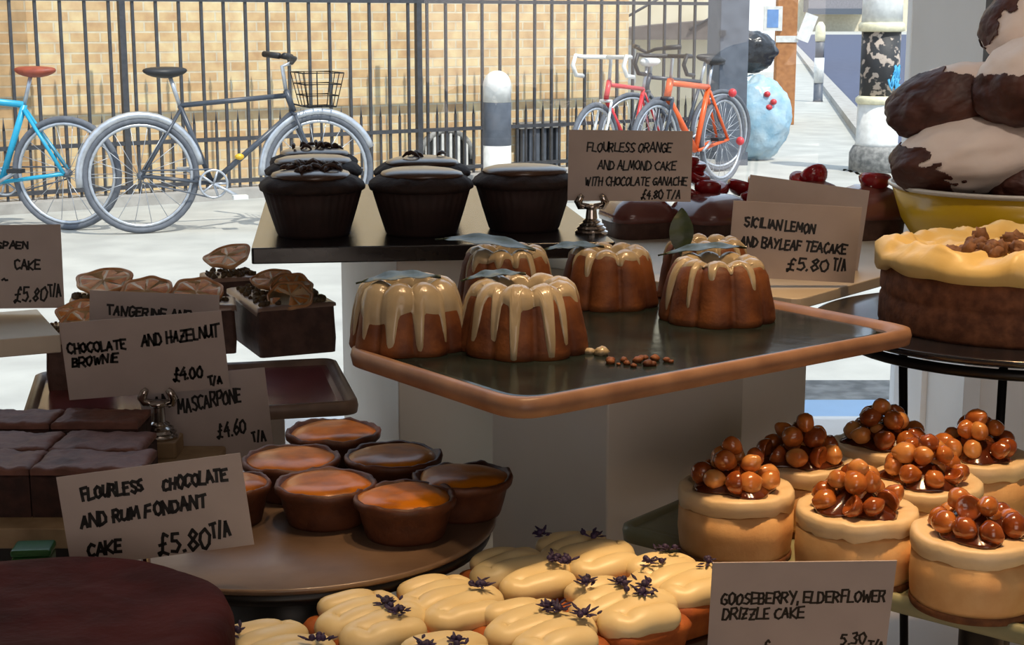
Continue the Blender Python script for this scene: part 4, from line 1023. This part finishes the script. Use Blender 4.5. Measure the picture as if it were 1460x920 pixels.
ccake(908, 336, 'glossy chocolate cherry cake behind the silver card holder', 0.3, 0.066, 0.070, 0.040, [(0.012, 0.012, 0.042, 0.013, 0.4, 0.2), (0.026, 0.004, 0.043, 0.012, -0.4, 0.5)], 1)
ccake(1014, 338, 'glossy chocolate cherry cake piled with red cherry halves', 0.6, 0.074, 0.074, 0.041,
      [(-0.010, 0.020, 0.045, 0.013, 0.2, 0.4), (0.006, 0.014, 0.050, 0.014, -0.3, 0.3), (0.022, 0.018, 0.047, 0.013, 0.3, -0.3), (0.008, 0.030, 0.060, 0.013, 0.5, 0.1), (0.026, 0.036, 0.052, 0.014, 0.1, 0.2), (-0.012, 0.036, 0.058, 0.013, 0.4, -0.3), (0.012, 0.040, 0.070, 0.012, 0.2, 0.0), (-0.006, 0.034, 0.078, 0.014, 0.1, 0.1)], 2)
ccake(1092, 334, 'glossy cherry cake half hidden by the two standing cards', 0.5, 0.062, 0.066, 0.040, [(-0.016, 0.002, 0.045, 0.015, -0.3, -0.3), (-0.016, 0.022, 0.050, 0.015, 0.0, 0.3), (0.004, 0.016, 0.052, 0.014, 0.3, 0.2)], 3)
ccake(1156, 322, 'cherry cake behind the blank card showing one wet cherry', 0.5, 0.062, 0.062, 0.046, [(0.002, 0.002, 0.054, 0.016, -0.9, 0.1), (-0.010, 0.008, 0.050, 0.012, 0.6, -0.2)], 4)
cr = ccake(1236, 338, 'tall dark chocolate cherry cake next to yellow bowl with cherry and leaf', 0.25, 0.068, 0.062, 0.050, [(0.004, -0.004, 0.061, 0.0165, -0.15, 0.12)], 5)
leaf_mesh(0.020, 0.009).build('mint_leaf', M_leaf, cr, M=Matrix.Translation((-0.019, 0, 0.066)) @ Matrix.Rotation(2.9, 4, 'Z') @ Matrix.Rotation(-0.3, 4, 'Y'))

# ------------------------------------------------------------------ yellow bowl of meringues
bp_ = at(1446, 262, 1.47); zb = HZ(0.215)
RB = 0.115; HB = bp_.z - zb
bo = thing('enamel_bowl', 'yellow enamel bowl with white rim heaped with meringues', 'bowl', (bp_.x, 1.47, zb))
MB().lathe([(RB * 0.5, 0), (RB * 0.75, 0.001), (RB * 0.9, HB * 0.45), (RB * 0.985, HB * 0.93)], 64).build('bowl_outside', M_yellow, bo)
MB().lathe([(RB * 0.985, HB * 0.93), (RB * 1.02, HB * 0.97), (RB * 1.02, HB), (RB * 0.99, HB * 1.01), (RB * 0.95, HB * 0.9), (RB * 0.7, HB * 0.3), (RB * 0.3, HB * 0.25)], 64, cap=True).build('bowl_lining', M_enamel, bo)
def meringue(px, py, d, r, tilt, label, seed, dipdir, diplim, roll=0.0):
    p = at(px, py, d)
    t = thing('meringue', label, 'meringue', (p.x, p.y, p.z), (0, 0, 0), 'chocolate dipped meringues in yellow bowl')
    t.rotation_euler = (roll, tilt, 0)
    def fn(dv): return 1 + 0.10 * nz(dv, 1.5, seed) + 0.045 * nz(dv, 3.6, seed + 1) + 0.012 * nz(dv, 9, seed + 2)
    MB().ball((0, 0, 0), r, 72, 44, fn=fn).build('meringue_body', M_meringue, t)
    dd = Vector(dipdir).normalized(); m = MB()
    m.ball((0, 0, 0), [x + 0.0008 for x in r], 260, 150, fn=lambda dv: fn(dv) + 0.006 * nz(dv, 16, seed))
    keep = []
    for f in m.f:
        c_ = sum((m.v[i] for i in f), Vector()) / 4; cn = Vector((c_.x / r[0], c_.y / r[1], c_.z / r[2])).normalized()
        if cn.dot(dd) > diplim + 0.20 * nz(cn, 3.0, seed + 5) + 0.10 * nz(cn, 7, seed + 6): keep.append(f)
    m.f = keep; m.m = [0] * len(keep); m.s = [True] * len(keep)
    o = m.build('chocolate_dip', M_dip, t); s = o.modifiers.new('shell', 'SOLIDIFY'); s.thickness = 0.0012; s.offset = 1
    return t
meringue(1352, 142, 1.47, (0.058, 0.045, 0.033), -0.30, 'meringue with chocolate left half, second from the bottom of heap', 1, (-0.75, -0.55, -0.25), 0.10)
meringue(1392, 220, 1.44, (0.078, 0.045, 0.036), -0.16, 'lowest meringue on the rim with chocolate tip and smooth white side', 2, (-0.95, -0.1, -0.38), 0.62)
meringue(1466, 112, 1.42, (0.050, 0.045, 0.038), -0.5, 'meringue at right photo edge with chocolate left side', 3, (-0.8, -0.3, -0.45), 0.42)
meringue(1466, 32, 1.46, (0.046, 0.040, 0.034), -0.6, 'topmost white meringue with chocolate flakes on its tip', 4, (-0.6, 0.0, 0.8), 0.72)
meringue(1478, 268, 1.43, (0.046, 0.040, 0.026), 0.1, 'chocolate covered meringue low in the bowl at right edge', 5, (-0.5, -0.8, -0.2), -0.2)
meringue(1450, 190, 1.535, (0.060, 0.040, 0.034), 0.0, 'meringue at the back of the bowl behind the others', 6, (1, 0, 0), 0.6)
meringue(1405, 250, 1.52, (0.055, 0.040, 0.030), 0.0, 'meringue deep inside the bowl under the heap', 7, (-1, 0, -0.2), 0.2)

# ------------------------------------------------------------------ frosted cake with walnuts
RC = 0.098; HC = 0.047
cc = thing('frosted_cake', 'tall brown cake topped with swirled buttercream and walnuts', 'cake', (KC.x, KC.y, HZ(KH)))
def cw(r, z, a, j):
    k = nz((r * math.cos(a), r * math.sin(a), z), 60, 1); return (r * (1 + 0.012 * k), z)
MB().lathe([(RC * 0.98, 0), (RC, 0.003), (RC * 1.0, 0.020), (RC * 0.985, 0.0225), (RC * 0.985, 0.025), (RC * 1.0, 0.0275), (RC * 0.99, HC)], 120, rf=cw).build('sponge', M_carrot, cc)
nr, na = 44, 200; rings = []
def frost(q, a):
    x, y = q * math.cos(a), q * math.sin(a)
    sw = 0.0065 * nz((x, y, 0), 2.6, 4) + 0.013 * (0.35 - abs(nz((x * 1.4 + 0.4 * y, y * 0.9, 3), 2.8, 9))) + 0.006 * (0.3 - abs(nz((x, y * 1.3, 7), 5.5, 2))) + 0.0016 * nz((x, y, 1), 11, 5)
    rim_ = 0.006 * math.exp(-((q - 0.88) / 0.13) ** 2) * (1 + 0.6 * nz((math.cos(a) * 2, math.sin(a) * 2, 0), 2.2, 8))
    return 0.008 + sw + rim_
for j in range(nr):
    q = 1.0 - j / (nr - 1) * 0.985
    rings.append([(RC * (1.045 if j == 0 else 1.0) * q * (1 + 0.02 * nz((math.cos(2 * PI * i / na) * 2, math.sin(2 * PI * i / na) * 2, 0), 2.5, 3)) * math.cos(2 * PI * i / na), RC * (1.045 if j == 0 else 1.0) * q * math.sin(2 * PI * i / na), HC + frost(q, 2 * PI * i / na) * (0.75 if j == 0 else 1)) for i in range(na)])
low = []; low2 = []
for i in range(na):
    a = 2 * PI * i / na; k = nz((math.cos(a) * 2.2, math.sin(a) * 2.2, 5), 1.6, 3)
    low.append((RC * 1.045 * math.cos(a), RC * 1.045 * math.sin(a), HC + 0.001 + 0.006 * k - 0.003)); low2.append((RC * 0.985 * math.cos(a), RC * 0.985 * math.sin(a), HC - 0.003 + 0.006 * k))
MB().loops([low2, low] + rings, capends=True).build('buttercream', M_frost, cc)
rn = random.Random(12)
for i in range(52):
    ang_ = 2 * PI * rn.random(); q = 0.55 * math.sqrt(rn.random())
    if i < 30: ang_ = 3.75 + 0.9 * (rn.random() - 0.5); q = 0.22 + 0.42 * rn.random()
    x, y = RC * q * math.cos(ang_), RC * q * math.sin(ang_); s = 0.0042 + 0.0035 * rn.random()
    MB().ball((0, 0, 0), (s, s * 0.8, s * 0.7), 14, 9, fn=lambda v: 1 + 0.5 * nz(v, 2.4, i) + 0.2 * nz(v, 6, i)).build('walnut_piece', M_walnut, cc, loc=(x, y, HC + frost(q, ang_) + s * 0.4), rot=(rn.random() * 3, rn.random() * 3, rn.random() * 3))

# ------------------------------------------------------------------ price cards with handwriting
GL = {
 'A': [[(0, 0), (2, 6), (4, 0)], [(0.8, 2.2), (3.3, 2.2)]], 'B': [[(0, 0), (0, 6), (2.6, 6), (3.4, 4.8), (2.4, 3.3), (0, 3.2)], [(2.4, 3.3), (3.8, 1.8), (2.8, 0), (0, 0)]],
 'C': [[(3.8, 5.2), (2.4, 6), (0.6, 5), (0, 3), (0.7, 0.8), (2.2, 0), (3.8, 0.8)]], 'D': [[(0, 0), (0, 6), (2.4, 5.6), (3.8, 3.6), (3.4, 1.2), (1.8, 0), (0, 0)]],
 'E': [[(3.6, 6), (0, 6), (0, 0), (3.6, 0)], [(0, 3.1), (2.9, 3.1)]], 'F': [[(3.6, 6), (0, 6), (0, 0)], [(0, 3.1), (2.8, 3.1)]],
 'G': [[(3.7, 5.2), (2.3, 6), (0.5, 5), (0, 3), (0.7, 0.8), (2.2, 0), (3.6, 1), (3.7, 2.7), (2.2, 2.7)]], 'H': [[(0, 0), (0, 6)], [(3.6, 0), (3.6, 6)], [(0, 3), (3.6, 3.2)]],
 'I': [[(1, 0), (1, 6)]], 'J': [[(3, 6), (3, 1.2), (1.8, 0), (0.4, 1)]], 'K': [[(0, 0), (0, 6)], [(3.6, 6), (0, 2.6), (3.8, 0)]], 'L': [[(0, 6), (0, 0), (3.2, 0)]],
 'M': [[(0, 0), (0.5, 6), (2.2, 1.6), (4.0, 6), (4.6, 0)]], 'N': [[(0, 0), (0.2, 6), (3.5, 0), (3.8, 6)]], 'O': [[(2, 6), (0.4, 4.8), (0, 2.8), (0.7, 0.7), (2.1, 0), (3.6, 1.2), (3.9, 3.4), (3.2, 5.3), (2, 6)]],
 'P': [[(0, 0), (0, 6), (2.6, 6), (3.6, 4.6), (2.6, 3), (0, 2.8)]], 'Q': [[(2, 6), (0.4, 4.8), (0, 2.8), (0.7, 0.7), (2.1, 0), (3.6, 1.2), (3.9, 3.4), (3.2, 5.3), (2, 6)], [(2.4, 1.6), (4.2, -0.6)]],
 'R': [[(0, 0), (0, 6), (2.6, 6), (3.5, 4.6), (2.5, 3.1), (0, 2.9)], [(1.6, 3), (3.8, 0)]], 'S': [[(3.4, 5.4), (2, 6), (0.4, 5), (0.8, 3.6), (2.8, 2.6), (3.3, 1.2), (2, 0), (0, 0.6)]],
 'T': [[(0, 6), (4, 6)], [(2, 6), (2, 0)]], 'U': [[(0, 6), (0.2, 1.2), (1.8, 0), (3.4, 1.2), (3.7, 6)], [(3.7, 6), (3.7, 0)]], 'V': [[(0, 6), (1.9, 0), (3.8, 6)]],
 'W': [[(0, 6), (0.9, 0), (2.3, 4.2), (3.7, 0), (4.7, 6)]], 'Y': [[(0, 6), (1.9, 3)], [(3.8, 6), (1.2, -0.4)]], 'Z': [[(0.2, 6), (3.6, 6), (0, 0), (3.8, 0)], [(0.8, 3), (3, 3)]],
 '0': [[(2, 6), (0.3, 4.8), (0, 2.6), (0.9, 0.3), (2.2, 0), (3.5, 1.4), (3.7, 3.8), (2, 6)]], '3': [[(0.3, 5.5), (2.2, 6), (3, 4.6), (1.2, 3.2), (3.2, 2), (2.4, 0.2), (0.2, 0.4)]],
 '4': [[(2.4, 6), (0, 2.4), (3.6, 2.4)], [(2.6, 4), (2.5, 0)]], '5': [[(3.3, 6), (0.7, 6), (0.4, 3.6), (2.3, 3.7), (3.4, 2), (2.2, 0.1), (0.2, 0.5)]], '6': [[(3, 6), (0.8, 3.8), (0.3, 1.4), (1.8, 0), (3.3, 1.4), (2.2, 2.9), (0.5, 2)]],
 '8': [[(2, 3.2), (0.6, 4.6), (2, 6), (3.3, 4.8), (2, 3.2), (0.3, 1.6), (1.8, 0), (3.5, 1.4), (2, 3.2)]],
 '\u00a3': [[(3.6, 5.2), (2.6, 6.2), (1.7, 5), (1.6, 0.8), (0.6, -0.4), (0.2, 0.5), (1.2, 0.7), (3.6, -0.2)], [(0.5, 3), (3, 3.2)]], '.': [[(0.3, 0), (0.7, 0.3)]], ',': [[(0.8, 0.6), (0.3, -1)]], '/': [[(0, -0.5), (2.6, 6.5)]], '-': [[(0, 3), (3, 3.2)]], '~': [[(0, 2.5), (1.5, 3.8), (3.4, 2.8), (5, 3)]]}
def lettering(lines, W, H, pen, seed):
    rn = random.Random(seed); m = MB()
    for (txt, x0, x1, y, hh, slope, slant) in lines:
        # x0,x1,y,hh in fractions of the card; text is fitted between x0 and x1
        adv = []
        for ch in txt: adv.append(2.6 if ch == ' ' else (max(p_[0] for s in GL[ch] for p_ in s) + 1.15))
        tot = sum(adv); sx = (x1 - x0) * W / tot; sy = hh * H / 6; cx = 0.0
        for ch, ad in zip(txt, adv):
            if ch != ' ':
                jy = (rn.random() - 0.5) * 0.5; js = 0.92 + 0.16 * rn.random()
                for s in GL[ch]:
                    pts = []
                    for (gx, gy) in s:
                        X = x0 * W + sx * (cx + gx * js + slant * gy) + (rn.random() - 0.5) * pen * 0.5
                        Y = y * H + sy * (gy * js + jy) + (X - x0 * W) * slope + (rn.random() - 0.5) * pen * 0.5
                        pts.append((X - W / 2, Y))
                    for (ax, ay), (bx, by) in zip(pts, pts[1:]):
                        dx, dy = bx - ax, by - ay; l = math.hypot(dx, dy) or 1e-6; nx, ny = -dy / l * pen / 2, dx / l * pen / 2; ex, ey = dx / l * pen * 0.35, dy / l * pen * 0.35
                        z = 0.00008
                        m.add([(ax - ex + nx, ay - ey + ny, z), (ax - ex - nx, ay - ey - ny, z), (bx + ex - nx, by + ey - ny, z), (bx + ex + nx, by + ey + ny, z)], [(0, 1, 2, 3)], 0, False)
            cx += ad
    return m
def card(label, TL, TR, BL, lines, seed=1, pen=0.0011, drop=0.0):
    """TL, TR, BL: world corners. local x along the top edge, y up, z toward the viewer"""
    TL, TR, BL = Vector(TL), Vector(TR), Vector(BL)
    W = (TR - TL).length; u = (TR - TL).normalized(); v = TL - BL; v = v - u * v.dot(u); H = v.length + drop
    org = TL - v.normalized() * H + u * W / 2
    Mx = basis(u, v, org)
    t = thing('price_card', label, 'card', M=Mx)
    m = MB(); nx = 10; vs = []; fs = []
    for k, z0 in ((0, 0.0), (1, -0.0007)):
        for j in range(2):
            for i in range(nx + 1): vs.append((-W / 2 + W * i / nx, H * j, z0))
    n = nx + 1
    for i in range(nx):
        fs += [(i, i + 1, n + i + 1, n + i), (2 * n + i + 1, 2 * n + i, 3 * n + i, 3 * n + i + 1), (i + 1, i, 2 * n + i, 2 * n + i + 1), (n + i, n + i + 1, 3 * n + i + 1, 3 * n + i)]
    fs += [(0, n, 3 * n, 2 * n), (n - 1, 3 * n - 1, 4 * n - 1, 2 * n - 1)]
    m.add(vs, fs, 0, False); m.build('card', M_card, t)
    if lines: lettering(lines, W, H, pen, seed).build('handwriting', M_ink, t)
    return t
def lean(px, py, d, dz): return at(px, py, d + dz)
def holder(label, loc, ztop, s=1.0, group=None):
    t = thing('card_holder', label, 'card holder', loc, 0, 'silver card holders')
    H = (ztop - loc[2])
    MB().lathe([(0.0115 * s, 0), (0.0118 * s, 0.002), (0.010 * s, 0.0035), (0.0105 * s, 0.005), (0.0085 * s, 0.0068), (0.0088 * s, 0.008), (0.0062 * s, 0.0098), (0.0064 * s, 0.011), (0.0042 * s, 0.013), (0.0036 * s, H * 0.75)], 40, smooth=False).build('base', M_silver, t)
    MB().lathe([(0.0036 * s, H * 0.74), (0.0058 * s, H * 0.80), (0.0062 * s, H * 0.86), (0.0050 * s, H * 0.9)], 24).build('cup', M_silver, t)
    for sg in (-1, 1):
        MB().tube([(0.002 * sg, 0, H * 0.84), (0.0085 * s * sg, 0, H * 0.86), (0.0095 * s * sg, -0.0015, H * 0.98), (0.0080 * s * sg, -0.0022, H * 1.12), (0.0062 * s * sg, -0.0022, H * 1.2)], [0.002 * s, 0.0028 * s, 0.003 * s, 0.0026 * s, 0.0018 * s], 10).build('prong', M_silver, t)
    return t
PS = '\u00a3'
# card at the muffins
d0 = G(843, 333, BH).y
card('card for flourless orange and almond cake on silver holder between muffins and cherries', at(811, 185, d0 + 0.004), at(988, 187, d0 + 0.004), at(808, 286, d0 + 0.004),
     [('FLOURLESS ORANGE', 0.15, 0.84, 0.70, 0.12, 0.0, 0.12), ('AND ALMOND CAKE', 0.24, 0.88, 0.45, 0.12, 0.0, 0.15), ('WITH CHOCOLATE GANACHE', 0.14, 0.97, 0.22, 0.11, 0.01, 0.15), (PS + '4.80 T/A', 0.60, 0.92, 0.04, 0.12, 0.0, 0.15)], 1, 0.0014)
q = G(843, 333, BH); holder('small silver card holder on the black muffin board', (q.x, q.y, HZ(BH)), at(843, 292, q.y).z + 0.003, 1.2)
# two cards before the cherry cakes
card('blank back of a price card standing behind the Sicilian lemon card', at(1070, 249, 1.345), at(1240, 272, 1.345), at(1062, 382, 1.335), [], 2, drop=0.0)
card('card for Sicilian lemon and bayleaf teacake leaning behind the right bundt', at(1046, 286, 1.246), at(1229, 296, 1.246), at(1036, 394, 1.248),
     [('SICILIAN LEMON', 0.10, 0.66, 0.68, 0.12, -0.06, 0.1), ('AND BAYLEAF TEACAKE', 0.08, 0.92, 0.42, 0.12, -0.03, 0.12), (PS + '5.80', 0.46, 0.80, 0.13, 0.15, 0.0, 0.1), ('T/A', 0.82, 0.93, 0.16, 0.15, 0.0, 0.05)], 3, 0.0018)
# left cards
card('price card on the cream stone board at the left photo edge', at(-78, 322, 1.325), at(86, 320, 1.325), at(-70, 441, 1.32),
     [('SPAEN', 0.44, 0.72, 0.72, 0.08, 0.0, 0.1), ('CAKE', 0.58, 0.82, 0.47, 0.11, 0.0, 0.1), ('~', 0.47, 0.53, 0.30, 0.1, 0, 0), (PS + '5.80', 0.56, 0.86, 0.08, 0.16, 0.03, 0.25), ('T/A', 0.87, 0.98, 0.14, 0.14, 0, 0)], 4, 0.0018)
card('tangerine card peeking out behind the hazelnut brownie card', at(128, 414, 1.245), at(313, 421, 1.245), at(126, 525, 1.238),
     [('TANGERINE AND', 0.13, 0.80, 0.70, 0.11, -0.03, 0.08)], 5, 0.0019)
dh = 1.148
card('card for chocolate and hazelnut brownie held by the left silver holder', at(84, 461, dh), at(315, 443, dh), at(96, 571, dh),
     [('CHOCOLATE', 0.03, 0.40, 0.60, 0.12, 0.01, 0.05), ('AND HAZELNUT', 0.49, 0.98, 0.62, 0.14, 0.06, 0.08), ('BROWNIE', 0.045, 0.34, 0.42, 0.11, 0.05, 0.15), (PS + '4.00', 0.66, 0.85, 0.14, 0.15, 0.06, 0.1), ('T/A', 0.87, 0.96, 0.06, 0.1, 0.05, 0.0)], 6, 0.0019)
hq = at(228, 624, 1.140)
holder('small silver card holder on the pale block beside the brownies', (hq.x, 1.140, hq.z), at(228, 566, 1.140).z, 1.25)
blk = MB().prism(rrect(0.030, 0.030, 0.002, 2), 0, hq.z - HZ(BRH) ).build('holder_block', M_paleblock, loc=(hq.x, 1.140, HZ(BRH)), bevel=0.001); tag(blk, 'small pale wooden block under the left silver card holder', 'block')
card('card with mascarpone price standing behind the custard tarts', at(196, 541, 1.168), at(377, 524, 1.168), at(212, 668, 1.163),
     [('AN', 0.10, 0.24, 0.66, 0.13, 0.03, 0.06), ('MASCARPONE', 0.29, 0.80, 0.58, 0.15, 0.10, 0.06), ('T', 0.08, 0.14, 0.45, 0.12, 0.05, 0.0), (PS + '4.60', 0.57, 0.81, 0.27, 0.15, 0.08, 0.08), ('T/A', 0.84, 0.95, 0.19, 0.11, 0.0, 0.0)], 7, 0.0018)
card('large card for flourless chocolate and rum fondant cake, tilted, before the brownies', at(80, 681, 0.806), at(342, 646, 0.806), at(94, 812, 0.801),
     [('FLOURLESS', 0.12, 0.46, 0.72, 0.12, 0.02, 0.1), ('CHOCOLATE', 0.56, 0.92, 0.70, 0.12, 0.05, 0.1), ('AND RUM FONDANT', 0.09, 0.79, 0.42, 0.13, 0.04, 0.08), ('CAKE', 0.10, 0.30, 0.10, 0.13, 0.03, 0.1), (PS + '5.80', 0.48, 0.78, 0.03, 0.20, 0.0, 0.1), ('T/A', 0.78, 0.89, 0.13, 0.16, 0.05, 0.0)], 8, 0.0018)
hf = at(190, 850, 0.812); holder('silver card holder hidden behind the dark round cake', (hf.x, 0.812, ZC), hf.z, 1.0)
card('dim card for gooseberry elderflower drizzle cake cut by the bottom edge', at(1016, 803, 0.746), at(1279, 800, 0.746), at(1048, 935, 0.763),
     [('GOOSEBERRY, ELDERFLOWER', 0.06, 0.97, 0.56, 0.115, 0.012, 0.03), ('DRIZZLE CAKE', 0.075, 0.53, 0.40, 0.11, 0.01, 0.03), (PS, 0.30, 0.36, 0.05, 0.12, 0.0, 0.03), ('5.30', 0.74, 0.89, 0.11, 0.12, 0.02, 0.03), ('T/A', 0.90, 0.99, 0.06, 0.08, 0.0, 0.0)], 9, 0.0013)
# little green tin under the brownie board
gq = at(48, 788, 0.93)
o = thing('green_tin', 'small green tin below the brownie board behind dark cake', 'tin', (gq.x, 0.93, ZC), 0.1)
hz = gq.z - ZC
MB().box((-0.012, -0.010, 0), (0.012, 0.010, hz)).build('tin_body', mat('green_tin_paint', (40, 96, 44), None, 40, 0.3), o, bevel=0.002)
MB().box((-0.0125, -0.0105, hz), (0.0125, 0.0105, hz + 0.005)).build('tin_lid', mat('green_tin_paint', (40, 96, 44)), o, bevel=0.002)
